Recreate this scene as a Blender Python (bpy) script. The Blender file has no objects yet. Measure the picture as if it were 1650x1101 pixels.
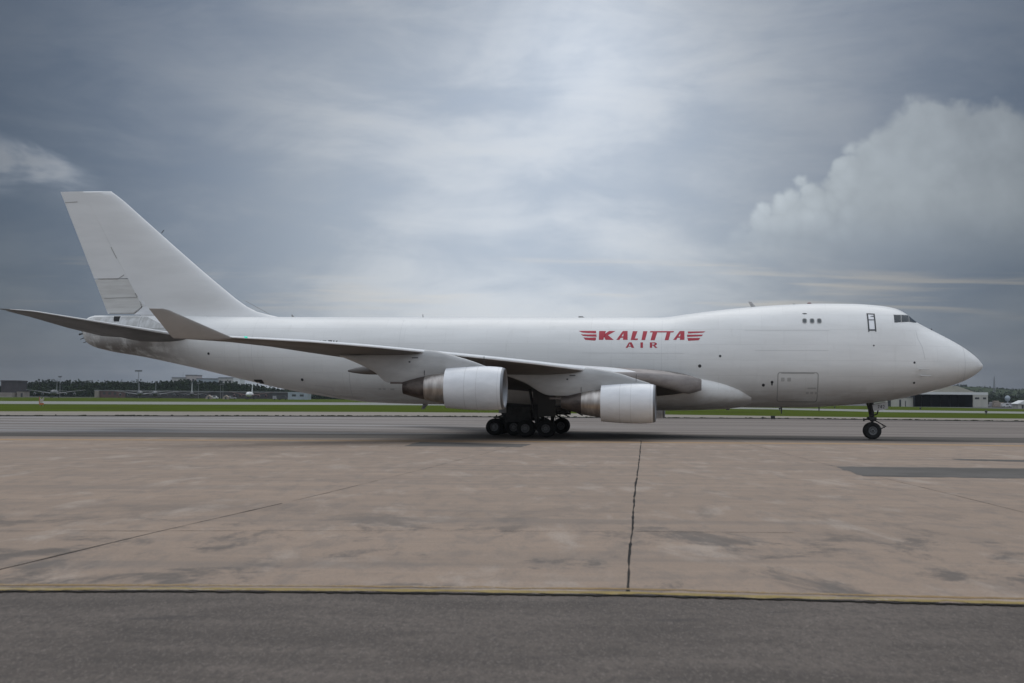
import bpy, bmesh, math, random
import numpy as np
from mathutils import Vector, Matrix
random.seed(7); rng = np.random.default_rng(7)
SC = bpy.context.scene
COL = SC.collection
R = math.radians

# ------------------------------------------------------------------ camera
F_PX, CAM_H, PLANE_D, YAW = 2292.0, 2.8, 108.0, R(7.6)
PITCH, ROLL = math.atan(90.5/F_PX), 0.009
cam = bpy.data.cameras.new("camera"); cam_ob = bpy.data.objects.new("camera", cam); COL.objects.link(cam_ob)
cam.sensor_width = 36; cam.lens = 36*F_PX/1650; cam.clip_start = .1; cam.clip_end = 20000
_f = Vector((0, math.cos(PITCH), math.sin(PITCH))); _u0 = Vector((0, -math.sin(PITCH), math.cos(PITCH))); _r0 = Vector((1, 0, 0))
_r = _r0*math.cos(ROLL)+_u0*math.sin(ROLL); _u = -_r0*math.sin(ROLL)+_u0*math.cos(ROLL)
_m = Matrix((_r, _u, -_f)).transposed().to_4x4(); _m.translation = (0, 0, CAM_H)
cam_ob.matrix_world = _m
cam.dof.use_dof = True; cam.dof.focus_distance = 104; cam.dof.aperture_fstop = 2.0
SC.camera = cam_ob
def ray(px, py): return _f + _r*((px-825)/F_PX) - _u*((py-550.5)/F_PX)
def gnd(px, py):                      # photo point -> point on the ground
    d = ray(px, py); t = -CAM_H/d.z; return (t*d.x, t*d.y)
def at(px, py, Y):                    # photo point -> (X, Z) at distance Y
    d = ray(px, py); t = Y/d.y; return (t*d.x, CAM_H+t*d.z)

# ------------------------------------------------------------------ world, sun, exposure
SUN_EL, SUN_AZ = R(62), R(8)          # azimuth from +Y towards +X
SC.view_settings.view_transform = 'Standard'; SC.view_settings.look = 'None'
SC.view_settings.exposure = 0.35; SC.view_settings.gamma = 1.0
W = bpy.data.worlds.new("World"); SC.world = W; W.use_nodes = True
class NT:
    def __init__(s, tree): s.t = tree; s.n = tree.nodes; s.l = tree.links
    def put(s, sock, v):
        if v is None: return
        if isinstance(v, bpy.types.NodeSocket): s.l.new(v, sock)
        elif isinstance(v, (tuple, list)):
            sock.default_value = (*v, 1.0) if (len(v) == 3 and sock.type == 'RGBA') else v
        else: sock.default_value = v
    def m(s, op, a, b=None, c=None, clamp=False):
        n = s.n.new('ShaderNodeMath'); n.operation = op; n.use_clamp = clamp
        for i, v in enumerate((a, b, c)): s.put(n.inputs[i], v)
        return n.outputs[0]
    def vm(s, op, a, b=None, out=0):
        n = s.n.new('ShaderNodeVectorMath'); n.operation = op; s.put(n.inputs[0], a); s.put(n.inputs[1], b)
        return n.outputs[out]
    def noise(s, vec, scale=1, detail=4, rough=.55, dist=0, out='Fac'):
        n = s.n.new('ShaderNodeTexNoise'); s.put(n.inputs['Vector'], vec); n.inputs['Scale'].default_value = scale
        n.inputs['Detail'].default_value = detail; n.inputs['Roughness'].default_value = rough; n.inputs['Distortion'].default_value = dist
        return n.outputs[out]
    def mapv(s, vec, scale=(1, 1, 1), loc=(0, 0, 0), rot=(0, 0, 0)):
        n = s.n.new('ShaderNodeMapping'); s.put(n.inputs['Vector'], vec); n.inputs['Scale'].default_value = scale
        n.inputs['Location'].default_value = loc; n.inputs['Rotation'].default_value = rot
        return n.outputs[0]
    def ss(s, x, a, b, o0=0., o1=1.):
        n = s.n.new('ShaderNodeMapRange'); n.interpolation_type = 'SMOOTHSTEP'; s.put(n.inputs['Value'], x)
        s.put(n.inputs['From Min'], a); s.put(n.inputs['From Max'], b); s.put(n.inputs['To Min'], o0); s.put(n.inputs['To Max'], o1)
        return n.outputs[0]
    def mix(s, f, a, b, blend='MIX'):
        n = s.n.new('ShaderNodeMix'); n.data_type = 'RGBA'; n.blend_type = blend
        s.put(n.inputs['Factor'], f); s.put(n.inputs['A'], None)
        s.put(n.inputs[6], a); s.put(n.inputs[7], b); return n.outputs[2]
    def xyz(s, v):
        n = s.n.new('ShaderNodeSeparateXYZ'); s.put(n.inputs[0], v); return n.outputs
    def comb(s, x, y, z):
        n = s.n.new('ShaderNodeCombineXYZ'); s.put(n.inputs[0], x); s.put(n.inputs[1], y); s.put(n.inputs[2], z); return n.outputs[0]
    def coord(s, kind='Object'): return s.n.new('ShaderNodeTexCoord').outputs[kind]

def build_world():
    t = NT(W.node_tree); t.n.clear()
    out = t.n.new('ShaderNodeOutputWorld'); mixs = t.n.new('ShaderNodeMixShader')
    bg1 = t.n.new('ShaderNodeBackground'); bg2 = t.n.new('ShaderNodeBackground')
    sky = t.n.new('ShaderNodeTexSky'); sky.sky_type = 'NISHITA'; sky.sun_disc = False
    sky.sun_elevation = SUN_EL; sky.sun_rotation = SUN_AZ
    t.put(bg1.inputs[0], sky.outputs[0]); bg1.inputs[1].default_value = 0.08
    d = t.coord('Generated'); dx, dy, dz = t.xyz(d)
    # cloud layer seen in perspective
    h = t.m('ADD', t.m('MAXIMUM', dz, 0.0), 0.07)
    p = t.comb(t.m('DIVIDE', dx, h), t.m('DIVIDE', dy, h), 0.)
    q = t.mapv(d, (1, 1, 2.5), (1.3, .4, .2))
    n1 = t.noise(q, 3.6, 9, .56, .7)
    n2 = t.noise(t.mapv(d, (1, 1, 3.4), (5.1, 2.2, .7)), 9.5, 9, .60, .5)
    n3 = t.noise(t.mapv(p, (.5, .42, 1), (9.3, 4.2, 0)), 1.0, 7, .55, .5)
    # the sun behind the cloud brightens the sky round it
    def lobe(az, el, k):
        S = (math.sin(R(az))*math.cos(R(el)), math.cos(R(az))*math.cos(R(el)), math.sin(R(el)))
        return t.m('POWER', t.m('MAXIMUM', t.vm('DOT_PRODUCT', d, S, out=1), 0.0), k)
    glow = lobe(1.6, 8.5, 27.0); spot = lobe(3.0, 14.6, 420.0)
    up = t.ss(dz, .24, .85)
    back = t.ss(dy, .55, -.5)
    L = t.m('ADD', t.m('MULTIPLY_ADD', glow, .385, .058), t.m('ADD', t.m('MULTIPLY', up, .60), t.m('MULTIPLY', back, .32)))
    L = t.m('ADD', L, t.m('ADD', t.m('MULTIPLY', spot, .13), t.m('MULTIPLY', lobe(-1, 2.8, 75.0), .09)))
    v = t.m('DIVIDE', dz, t.m('MAXIMUM', dy, .05)); u = t.m('DIVIDE', dx, t.m('MAXIMUM', dy, .05))
    cloud = t.ss(t.m('ADD', t.m('MULTIPLY', n3, .25), t.m('MULTIPLY_ADD', n2, .30, t.m('MULTIPLY', n1, .45))), .385, .63)
    Lm = t.m('MULTIPLY', L, t.ss(cloud, 0, 1, .90, 1.10))
    # towering cumulus low in the right half of the view
    edge = t.m('MINIMUM', t.m('MULTIPLY_ADD', t.m('SUBTRACT', u, .164), .74, .126), .216)
    cau = t.n.new('ShaderNodeTexVoronoi'); cau.feature = 'F1'; cau.inputs['Scale'].default_value = 78
    cn = t.noise(t.comb(u, v, 3.), 30, 4, .6, 0, 'Color'); t.put(cau.inputs['Vector'], t.vm('ADD', t.comb(u, v, 0.), t.vm('MULTIPLY', t.vm('SUBTRACT', cn, (.5, .5, .5)), (.02, .02, 0.))))
    lump = t.m('SUBTRACT', .42, cau.outputs['Distance'])
    head = t.m('MULTIPLY', t.ss(u, .15, .19), t.ss(u, .255, .225))
    puff = t.noise(t.comb(t.m('MULTIPLY', u, 1.), v, 0.), 34, 6, .55, .2)
    puff2 = t.noise(t.comb(u, v, 0.), 12, 5, .55, .4)
    e2 = t.m('ADD', edge, t.m('ADD', t.m('MULTIPLY', t.m('SUBTRACT', puff, .5), .030), t.m('ADD', t.m('MULTIPLY', t.m('SUBTRACT', puff2, .5), .035), t.m('MULTIPLY', lump, t.m('MULTIPLY_ADD', head, .018, .010)))))
    msk = t.m('MULTIPLY', t.ss(t.m('SUBTRACT', e2, v), -.004, .009), t.ss(v, .085, .15))
    msk = t.m('MULTIPLY', msk, t.ss(dy, .2, .5))
    msk = t.m('MULTIPLY', msk, t.ss(u, .10, .19))
    bump = t.ss(t.m('ADD', t.m('MULTIPLY', puff, .6), t.m('MULTIPLY', puff2, .4)), .3, .7, .90, 1.12)
    bump = t.m('MULTIPLY', bump, t.m('ADD', 1.0, t.m('MULTIPLY', lump, t.m('MULTIPLY_ADD', head, .22, .08))))
    cum = t.m('MULTIPLY', t.m('MULTIPLY_ADD', L, 1.03, .080), bump)
    dark = t.m('MULTIPLY', t.ss(t.m('SUBTRACT', v, e2), .14, .0), t.m('MULTIPLY', t.ss(u, .06, .22), t.ss(dy, .2, .5)))
    Lm = t.m('MULTIPLY', Lm, t.m('MULTIPLY_ADD', dark, -.10, 1.0))
    # small lit wisps, far left
    wz = t.noise(t.comb(t.m('MULTIPLY', u, 6.), t.m('MULTIPLY', v, 16.), 2.), 1.2, 6, .55, .5)
    wisp = t.m('MULTIPLY', t.ss(wz, .47, .62), t.m('MULTIPLY', t.ss(u, -.285, -.32), t.m('MULTIPLY', t.ss(v, .135, .15), t.ss(v, .19, .17))))
    Lm = t.m('MULTIPLY', Lm, t.m('MULTIPLY_ADD', wisp, .85, 1.0))
    cold = t.mix(cloud, (.50, .68, 1.0), (.66, .79, 1.0))
    lit = t.mix(cloud, (.78, .895, 1.07), (.92, .975, 1.05))
    col = t.mix(t.ss(t.m('ADD', glow, t.m('ADD', up, back)), .05, .75), cold, lit)
    col = t.mix(t.m('MULTIPLY', wisp, .8), col, (.88, .93, 1.0))
    lum = t.vm('MULTIPLY', col, t.comb(Lm, Lm, Lm))
    cc = t.vm('MULTIPLY', (.86, .94, 1.0), t.comb(cum, cum, cum))
    lum = t.mix(t.m('MULTIPLY', msk, .8), lum, cc)
    # thin warm streaks low over the horizon
    sn = t.noise(t.comb(t.m('MULTIPLY', u, 5.), t.m('MULTIPLY', v, 95.), 5.), 1.0, 5, .5, .3)
    band = t.m('MULTIPLY', t.m('MULTIPLY', t.ss(v, .055, .068), t.ss(v, .105, .088)), t.ss(dy, .2, .6))
    warm = t.m('MULTIPLY', t.ss(sn, .50, .68), band)
    lw = t.m('MULTIPLY_ADD', L, 1.12, .04)
    lum = t.mix(t.m('MULTIPLY', warm, .6), lum, t.vm('MULTIPLY', (1.0, .94, .86), t.comb(lw, lw, lw)))
    t.put(bg2.inputs[0], lum); bg2.inputs[1].default_value = 1.0
    mixs.inputs[0].default_value = .93
    t.l.new(bg1.outputs[0], mixs.inputs[1]); t.l.new(bg2.outputs[0], mixs.inputs[2]); t.l.new(mixs.outputs[0], out.inputs[0])
build_world()
sun = bpy.data.lights.new("sun", 'SUN'); sun_ob = bpy.data.objects.new("sun", sun); COL.objects.link(sun_ob)
sun.energy = .6; sun.angle = R(40); sun.color = (1, .96, .9)
_sd = Vector((math.sin(SUN_AZ)*math.cos(SUN_EL), math.cos(SUN_AZ)*math.cos(SUN_EL), math.sin(SUN_EL)))
sun_ob.rotation_euler = _sd.to_track_quat('Z', 'Y').to_euler()

# ------------------------------------------------------------------ materials
def mat(name, col=(.5, .5, .5), rough=.5, metal=0., spec=.5, var=0., vscale=3., stretch=(1, 1, 1), col2=None, emit=None, bump=0., bscale=40.):
    m = bpy.data.materials.new(name); m.use_nodes = True; t = NT(m.node_tree); b = t.n['Principled BSDF']
    b.inputs['Roughness'].default_value = rough; b.inputs['Metallic'].default_value = metal; b.inputs['Specular IOR Level'].default_value = spec
    c2 = col2 or tuple(c*(1-var) for c in col)
    if var or col2:
        n = t.noise(t.mapv(t.coord(), stretch), vscale, 6, .6)
        t.put(b.inputs['Base Color'], t.mix(t.ss(n, .35, .65), col, c2))
    else: b.inputs['Base Color'].default_value = (*col, 1)
    if bump:
        bn = t.n.new('ShaderNodeBump'); bn.inputs['Strength'].default_value = bump; bn.inputs['Distance'].default_value = .02
        t.put(bn.inputs['Height'], t.noise(t.coord(), bscale, 4, .6)); t.l.new(bn.outputs[0], b.inputs['Normal'])
    if emit:
        b.inputs['Emission Color'].default_value = (*emit[0], 1); b.inputs['Emission Strength'].default_value = emit[1]
    return m
def fuselage_mat():
    m = bpy.data.materials.new("white_paint"); m.use_nodes = True; t = NT(m.node_tree); b = t.n['Principled BSDF']
    o = t.coord(); x, y, z = t.xyz(o)
    n = t.noise(t.mapv(o, (.12, .5, .9)), 1.2, 6, .6)
    base = t.mix(t.ss(n, .3, .7), (.79, .78, .755), (.715, .705, .68))
    # skin panels: slightly different tones with hairline lap joints
    bk = t.n.new('ShaderNodeTexBrick'); t.put(bk.inputs['Vector'], t.comb(x, t.m('ADD', z, t.m('MULTIPLY', y, .02)), 0.))
    for k_, v_ in (('Scale', 1.0), ('Mortar Size', .012), ('Mortar Smooth', .2), ('Bias', 0.), ('Brick Width', 3.1), ('Row Height', 1.12)): bk.inputs[k_].default_value = v_
    t.put(bk.inputs['Color1'], (1, 1, 1)); t.put(bk.inputs['Color2'], (.972, .972, .972)); t.put(bk.inputs['Mortar'], (.88, .875, .87))
    base = t.mix(1.0, base, bk.outputs['Color'], 'MULTIPLY')
    dr = t.noise(t.mapv(o, (1.7, 1, .10)), 1.1, 6, .65)
    base = t.mix(t.m('MULTIPLY', t.ss(dr, .55, .75), .16), base, (.42, .40, .37))
    # soot and oil on the tail, streaked by the airflow and running down the plates
    st = t.noise(t.mapv(o, (.9, 1., .16)), 1.6, 6, .62)
    st2 = t.noise(t.mapv(o, (.16, 1., 1.6)), 1.3, 5, .6)
    tail = t.m('MULTIPLY', t.ss(x, -22.5, -30.5), t.ss(z, 8.5, 6.2))
    soot = t.m('MULTIPLY', tail, t.ss(t.m('ADD', t.m('MULTIPLY', st, .6), t.m('MULTIPLY', st2, .4)),   .30, .56))
    base = t.mix(t.m('MULTIPLY', soot, .9), base, (.12, .10, .082))
    # grime along the belly
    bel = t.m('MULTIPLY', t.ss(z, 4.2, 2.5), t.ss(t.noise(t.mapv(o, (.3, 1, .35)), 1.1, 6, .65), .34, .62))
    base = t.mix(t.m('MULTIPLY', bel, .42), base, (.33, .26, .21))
    t.put(b.inputs['Base Color'], base)
    b.inputs['Roughness'].default_value = .38; b.inputs['Specular IOR Level'].default_value = .4
    return m
M = {}
M['white'] = fuselage_mat()
M['fin_white'] = mat("fin_paint", (.74, .735, .72), .45, var=.06, vscale=.8, stretch=(.3, 1, 1.4))
M['rudder_dirty'] = mat("worn_rudder_paint", (.66, .65, .62), .5, col2=(.56, .545, .515), vscale=1.1, stretch=(.25, 1, 2.6))
M['nacelle'] = mat("nacelle_paint", (.80, .80, .805), .36, var=.13, vscale=1.3, stretch=(.4, 1, 1))
M['pylon'] = mat("pylon_paint", (.44, .438, .43), .45, var=.16, vscale=1.2, stretch=(.5, 1, 1.5))
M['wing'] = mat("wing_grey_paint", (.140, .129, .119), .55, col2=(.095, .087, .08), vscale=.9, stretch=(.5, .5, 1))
M['slat'] = mat("painted_bright_edge", (.78, .78, .77), .3, var=.08, vscale=1.5)
M['winglet'] = mat("winglet_paint", (.40, .395, .385), .45, var=.08, vscale=1.)
M['rootmetal'] = mat("worn_root_metal", (.33, .295, .275), .45, .25, col2=(.25, .222, .208), vscale=1.1, stretch=(.4, 1, 2.5))
M['tailmetal'] = mat("worn_tail_metal", (.56, .555, .54), .45, .15, col2=(.40, .39, .37), vscale=1.7, stretch=(1.6, 1, .25))
M['core'] = mat("core_cowl_metal", (.52, .48, .44), .34, .85, col2=(.36, .32, .29), vscale=1.6, stretch=(2.2, 1, .4))
M['nozzle'] = mat("burnt_nozzle_metal", (.15, .125, .11), .5, .7, col2=(.075, .06, .055), vscale=2, stretch=(.6, 1, 1))
M['lip'] = mat("polished_lip_metal", (.22, .225, .235), .5, .7)
M['fan'] = mat("fan_blade_metal", (.12, .12, .125), .4, .6)
M['duct'] = mat("intake_duct", (.17, .175, .185), .5)
M['stab'] = mat("tailplane_grey_paint", (.17, .165, .158), .5, col2=(.115, .11, .105), vscale=.9, stretch=(.5, .5, 1))
M['black'] = mat("black_recess", (.012, .012, .012), .8)
M['seam'] = mat("panel_seam_grey", (.30, .295, .285), .6)
M['faint'] = mat("faint_seam_paint", (.54, .535, .525), .5)
M['outline'] = mat("dark_outline_paint", (.035, .037, .04), .5)
M['red'] = mat("red_lettering_paint", (.40, .018, .036), .45)
M['ink'] = mat("black_lettering_paint", (.02, .02, .022), .5)
M['glass'] = mat("cockpit_glass", (.018, .024, .026), .12, 0, .6)
M['cabinglass'] = mat("cabin_window_glass", (.075, .085, .085), .2, 0, .5)
M['tyre'] = mat("tyre_rubber", (.010, .0095, .009), .85, var=.35, vscale=6)
M['rim'] = mat("wheel_rim_grey", (.20, .20, .20), .55, .3, var=.3, vscale=9)
M['gear'] = mat("landing_gear_grey", (.045, .043, .041), .55, .2, var=.5, vscale=3)
M['door'] = mat("gear_door_grey", (.20, .195, .19), .55, col2=(.12, .115, .11), vscale=1.4)
M['nosedoor'] = mat("nose_door_paint", (.50, .485, .47), .5, var=.2, vscale=2)
M['beacon'] = mat("red_beacon_glass", (.12, .02, .02), .3)
M['navgreen'] = mat("green_navigation_light", (.02, .3, .22), .3, emit=((.05, .9, .65), .5))

# ------------------------------------------------------------------ mesh helpers
def link(name, me, parent=None, mats=(), smooth=True):
    o = bpy.data.objects.new(name, me); COL.objects.link(o)
    for x in mats: me.materials.append(x)
    if smooth: me.polygons.foreach_set('use_smooth', [True]*len(me.polygons))
    if parent: o.parent = parent
    return o
def mesh(name, V, Fc, mats, parent=None, smooth=True, mi=None, sharp=None):
    me = bpy.data.meshes.new(name); me.from_pydata([tuple(map(float, v)) for v in V], [], Fc); me.validate(); me.update()
    o = link(name, me, parent, mats if isinstance(mats, (list, tuple)) else (mats,), smooth)
    if mi: me.polygons.foreach_set('material_index', mi[:len(me.polygons)])
    bm = bmesh.new(); bm.from_mesh(me); bmesh.ops.recalc_face_normals(bm, faces=bm.faces)
    if sharp:
        for e in bm.edges:
            if len(e.link_faces) == 2 and e.calc_face_angle(0) > sharp: e.smooth = False
    bm.to_mesh(me); bm.free()
    return o
class MB:
    """collects shapes that together are ONE mesh"""
    def __init__(s): s.V = []; s.F = []; s.mi = []
    def add(s, V, Fc, mi=0):
        k = len(s.V); s.V += [tuple(v) for v in V]; s.F += [[i+k for i in f] for f in Fc]; s.mi += [mi]*len(Fc); return s
    def box(s, lo, hi, mi=0, M4=None, bev=0.):
        x0, y0, z0 = lo; x1, y1, z1 = hi
        if bev:
            bm = bmesh.new(); bmesh.ops.create_cube(bm, size=1)
            bmesh.ops.scale(bm, vec=(x1-x0, y1-y0, z1-z0), verts=bm.verts); bmesh.ops.translate(bm, vec=((x0+x1)/2, (y0+y1)/2, (z0+z1)/2), verts=bm.verts)
            bmesh.ops.bevel(bm, geom=bm.edges[:], offset=bev, segments=2, profile=.5, affect='EDGES')
            V = [v.co.copy() for v in bm.verts]; bm.verts.index_update(); Fc = [[v.index for v in f.verts] for f in bm.faces]; bm.free()
        else:
            V = [Vector(v) for v in ((x0, y0, z0), (x1, y0, z0), (x1, y1, z0), (x0, y1, z0), (x0, y0, z1), (x1, y0, z1), (x1, y1, z1), (x0, y1, z1))]
            Fc = [[0, 3, 2, 1], [4, 5, 6, 7], [0, 1, 5, 4], [1, 2, 6, 5], [2, 3, 7, 6], [3, 0, 4, 7]]
        if M4: V = [M4 @ v for v in V]
        return s.add(V, Fc, mi)
    def tube(s, a, b, r0, r1=None, n=12, mi=0, caps=True):
        a, b = Vector(a), Vector(b); r1 = r0 if r1 is None else r1; d = (b-a).normalized()
        x = d.orthogonal().normalized(); y = d.cross(x)
        V = []
        for c, r in ((a, r0), (b, r1)):
            V += [c+x*(r*math.cos(2*math.pi*i/n))+y*(r*math.sin(2*math.pi*i/n)) for i in range(n)]
        Fc = [[i, (i+1) % n, n+(i+1) % n, n+i] for i in range(n)]
        if caps: Fc += [list(range(n))[::-1], list(range(n, 2*n))]
        return s.add(V, Fc, mi)
    def rev(s, prof, origin, axis='x', n=48, mi=0):
        """lathe: prof = [(along, radius)...] about an axis through origin"""
        V = []; o = Vector(origin)
        for a, r in prof:
            for i in range(n):
                c, q = r*math.cos(2*math.pi*i/n), r*math.sin(2*math.pi*i/n)
                V.append(o+Vector((a, c, q) if axis == 'x' else ((c, a, q) if axis == 'y' else (c, q, a))))
        Fc = [[j*n+i, j*n+(i+1) % n, (j+1)*n+(i+1) % n, (j+1)*n+i] for j in range(len(prof)-1) for i in range(n)]
        return s.add(V, Fc, mi)
    def loft(s, rings, caps=True, mi=0, closed=True):
        n = len(rings[0]); V = [p for r in rings for p in r]; Fc = []
        for j in range(len(rings)-1):
            for i in range(n if closed else n-1):
                Fc.append([j*n+i, j*n+(i+1) % n, (j+1)*n+(i+1) % n, (j+1)*n+i])
        if caps: Fc += [list(range(n))[::-1], [(len(rings)-1)*n+i for i in range(n)]]
        return s.add(V, Fc, mi)
    def build(s, name, mats, parent=None, smooth=True, sharp=.6):
        return mesh(name, s.V, s.F, mats, parent, smooth, s.mi, sharp)
def tag(o, label=None, cat=None, group=None, kind=None):
    for k, v in (('label', label), ('category', cat), ('group', group), ('kind', kind)):
        if v: o[k] = v
    return o
def empty(name, loc=(0, 0, 0), rz=0.):
    o = bpy.data.objects.new(name, None); COL.objects.link(o); o.location = loc; o.rotation_euler = (0, 0, rz); o.empty_display_size = .5
    return o
def copy_tree(o, parent=None):
    c = o.copy(); COL.objects.link(c)
    if parent: c.parent = parent
    for ch in [q for q in bpy.data.objects if q.parent == o]: copy_tree(ch, c)
    return c
# ------------------------------------------------------------------ the ground, strip by strip
def lerp_pts(pts, x):
    if x <= pts[0][0]: a, b = pts[0], pts[1]
    elif x >= pts[-1][0]: a, b = pts[-2], pts[-1]
    else:
        for a, b in zip(pts, pts[1:]):
            if a[0] <= x <= b[0]: break
    return a[1]+(b[1]-a[1])*(x-a[0])/(b[0]-a[0])
# measured edges: where each pavement edge crosses the picture -> true lines on the ground
def edge(pts, ext=6.0, n=60, jit=0., seed=1):
    xs = np.linspace(0, 1650, n); P = [gnd(x, lerp_pts(pts, x)) for x in xs]
    a, b = Vector(P[0]), Vector(P[-1]); w = (b-a)
    P = [tuple(a-w*ext*k/6) for k in (6, 4, 2, 1, .5)]+P+[tuple(b+w*ext*k/6) for k in (.5, 1, 2, 4, 6)]
    if jit:
        r = np.random.default_rng(seed); P = [(x, y+float(r.normal())*jit) for x, y in P]
    return P
E_NEAR = edge([(0, 952.5), (300, 952.5), (550, 954), (825, 957), (1011, 959), (1300, 966.5), (1650, 975.5)], ext=36)
def shift(E, dy): return [(x, y+dy) for x, y in E]
E_LANE0 = edge([(0, 703), (600, 706), (1000, 708), (1430, 711), (1650, 714)])
E_ASPH = edge([(0, 671), (400, 671.5), (600, 671.8), (740, 672.6), (1062, 674.5), (1250, 675.2), (1430, 677.4), (1650, 680)])
E_SHO = edge([(0, 663), (400, 663.5), (600, 664), (860, 665.8), (1062, 668), (1250, 670.6), (1430, 673), (1650, 674.8)])
E_GR2 = edge([(0, 651), (400, 652.3), (600, 652.7), (740, 653.6), (1062, 657), (1250, 660), (1430, 664.3), (1650, 666.7)])
E_RUN = edge([(0, 646.5), (400, 648), (600, 648.7), (740, 650), (1062, 654.5), (1250, 657.6), (1430, 660.7), (1650, 663.6)])
E_GR1 = edge([(0, 640.3), (400, 641.5), (600, 642.3), (1000, 648), (1430, 655), (1650, 659.5)], ext=3)
def strip(name, A, B, m, z=0., kind='structure'):
    n = len(A); V = [(x, y, z) for x, y in A]+[(x, y, z) for x, y in B]
    o = mesh(name, V, [[i, i+1, n+i+1, n+i] for i in range(n-1)], m, smooth=False); tag(o, kind=kind)
    for p in o.data.polygons:
        if p.normal.z < 0: p.flip()
    return o
def concrete_mat():
    m = bpy.data.materials.new("apron_concrete"); m.use_nodes = True; t = NT(m.node_tree); b = t.n['Principled BSDF']; o = t.coord()
    big = t.noise(t.mapv(o, (.06, .16, 1)), 1.2, 6, .6)
    st = t.noise(t.mapv(o, (.10, 1.5, 1)), 1.0, 7, .65, .4)
    st2 = t.noise(t.mapv(o, (.5, 3.2, 1), (4, 7, 0)), 1.0, 7, .68, .3)
    fine = t.noise(t.mapv(o, (1, .3, 1)), 20, 6, .75)
    mid = t.noise(t.mapv(o, (1.1, .34, 1)), 1.4, 8, .70, .25); mid2 = t.noise(t.mapv(o, (.6, .17, 1), (5, 2, 0)), 1.0, 8, .68, .35); nr = t.ss(t.xyz(o)[1], 62, 28)
    x, y, z = t.xyz(o)
    c = t.mix(t.ss(big, .3, .7), (.338, .247, .180), (.276, .205, .152))
    c = t.mix(t.m('MULTIPLY', t.ss(st, .42, .66), t.m('MULTIPLY_ADD', nr, -.38, .55)), c, (.205, .162, .132))
    c = t.mix(t.m('MULTIPLY', t.ss(st2, .50, .70), t.m('MULTIPLY_ADD', nr, -.30, .48)), c, (.43, .35, .28))
    c = t.mix(t.m('MULTIPLY', t.ss(mid, .46, .66), .55), c, (.19, .155, .128))
    c = t.mix(t.m('MULTIPLY', t.ss(mid2, .52, .68), .50), c, (.44, .365, .30))
    c = t.mix(t.m('MULTIPLY', t.ss(fine, .40, .68), .35), c, (.17, .14, .12))
    # oil and water stains
    s1 = t.noise(t.mapv(o, (.42, .20, 1), (2.2, 5.1, 0)), 1.0, 8, .70, .45)
    near = t.ss(y, 41, 26)
    c = t.mix(t.m('MULTIPLY', t.m('MULTIPLY', t.ss(s1, .50, .62), near), .80), c, (.105, .09, .078))
    s2 = t.noise(t.mapv(o, (.045, .35, 1), (7.7, 1.3, 0)), 1.0, 6, .6, .4)
    c = t.mix(t.m('MULTIPLY', t.ss(s2, .52, .68), .45), c, (.17, .142, .12))
    # rubber and dirt tracked in along the taxi lane
    k = t.m('SUBTRACT', y, t.m('MULTIPLY_ADD', x, .083, 97.2))
    tr = t.m('ADD', t.m('MULTIPLY', k, .11), t.m('MULTIPLY', t.m('SUBTRACT', st, .5), 2.2))
    c = t.mix(t.m('MULTIPLY', t.ss(tr, -1.0, .15), .8), c, (.125, .105, .088))
    t.put(b.inputs['Base Color'], c); b.inputs['Roughness'].default_value = .8; b.inputs['Specular IOR Level'].default_value = .25
    bn = t.n.new('ShaderNodeBump'); bn.inputs['Strength'].default_value = .3; bn.inputs['Distance'].default_value = .01
    t.put(bn.inputs['Height'], fine); t.l.new(bn.outputs[0], b.inputs['Normal'])
    return m
def near_asphalt_mat():
    m = bpy.data.materials.new("old_asphalt"); m.use_nodes = True; t = NT(m.node_tree); b = t.n['Principled BSDF']; o = t.coord()
    gr = t.noise(t.mapv(o, (1, .3, 1)), 40, 4, .8); gr2 = t.noise(t.mapv(o, (1, .38, 1)), 11, 5, .7); big = t.noise(t.mapv(o, (.35, .8, 1)), 1., 6, .6, .3)
    spk = t.n.new('ShaderNodeTexVoronoi'); t.put(spk.inputs['Vector'], o); spk.inputs['Scale'].default_value = 48
    c = t.mix(t.ss(big, .3, .7), (.135, .110, .092), (.083, .068, .057))
    c = t.mix(t.m('MULTIPLY', t.ss(gr2, .42, .66), .6), c, (.058, .049, .043))
    c = t.mix(t.m('MULTIPLY', t.ss(gr, .52, .68), .75), c, (.25, .21, .18))
    c = t.mix(t.m('MULTIPLY', t.ss(spk.outputs['Distance'], .28, .12), .30), c, (.21, .195, .185))
    st = t.noise(t.mapv(o, (.5, 1.3, 1), (1.5, 8, 0)), 1.0, 5, .6)
    c = t.mix(t.m('MULTIPLY', t.ss(st, .60, .72), .5), c, (.045, .04, .038))
    t.put(b.inputs['Base Color'], c); b.inputs['Roughness'].default_value = .85; b.inputs['Specular IOR Level'].default_value = .25
    bn = t.n.new('ShaderNodeBump'); bn.inputs['Strength'].default_value = .6; bn.inputs['Distance'].default_value = .012
    t.put(bn.inputs['Height'], gr); t.l.new(bn.outputs[0], b.inputs['Normal'])
    return m
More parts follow.
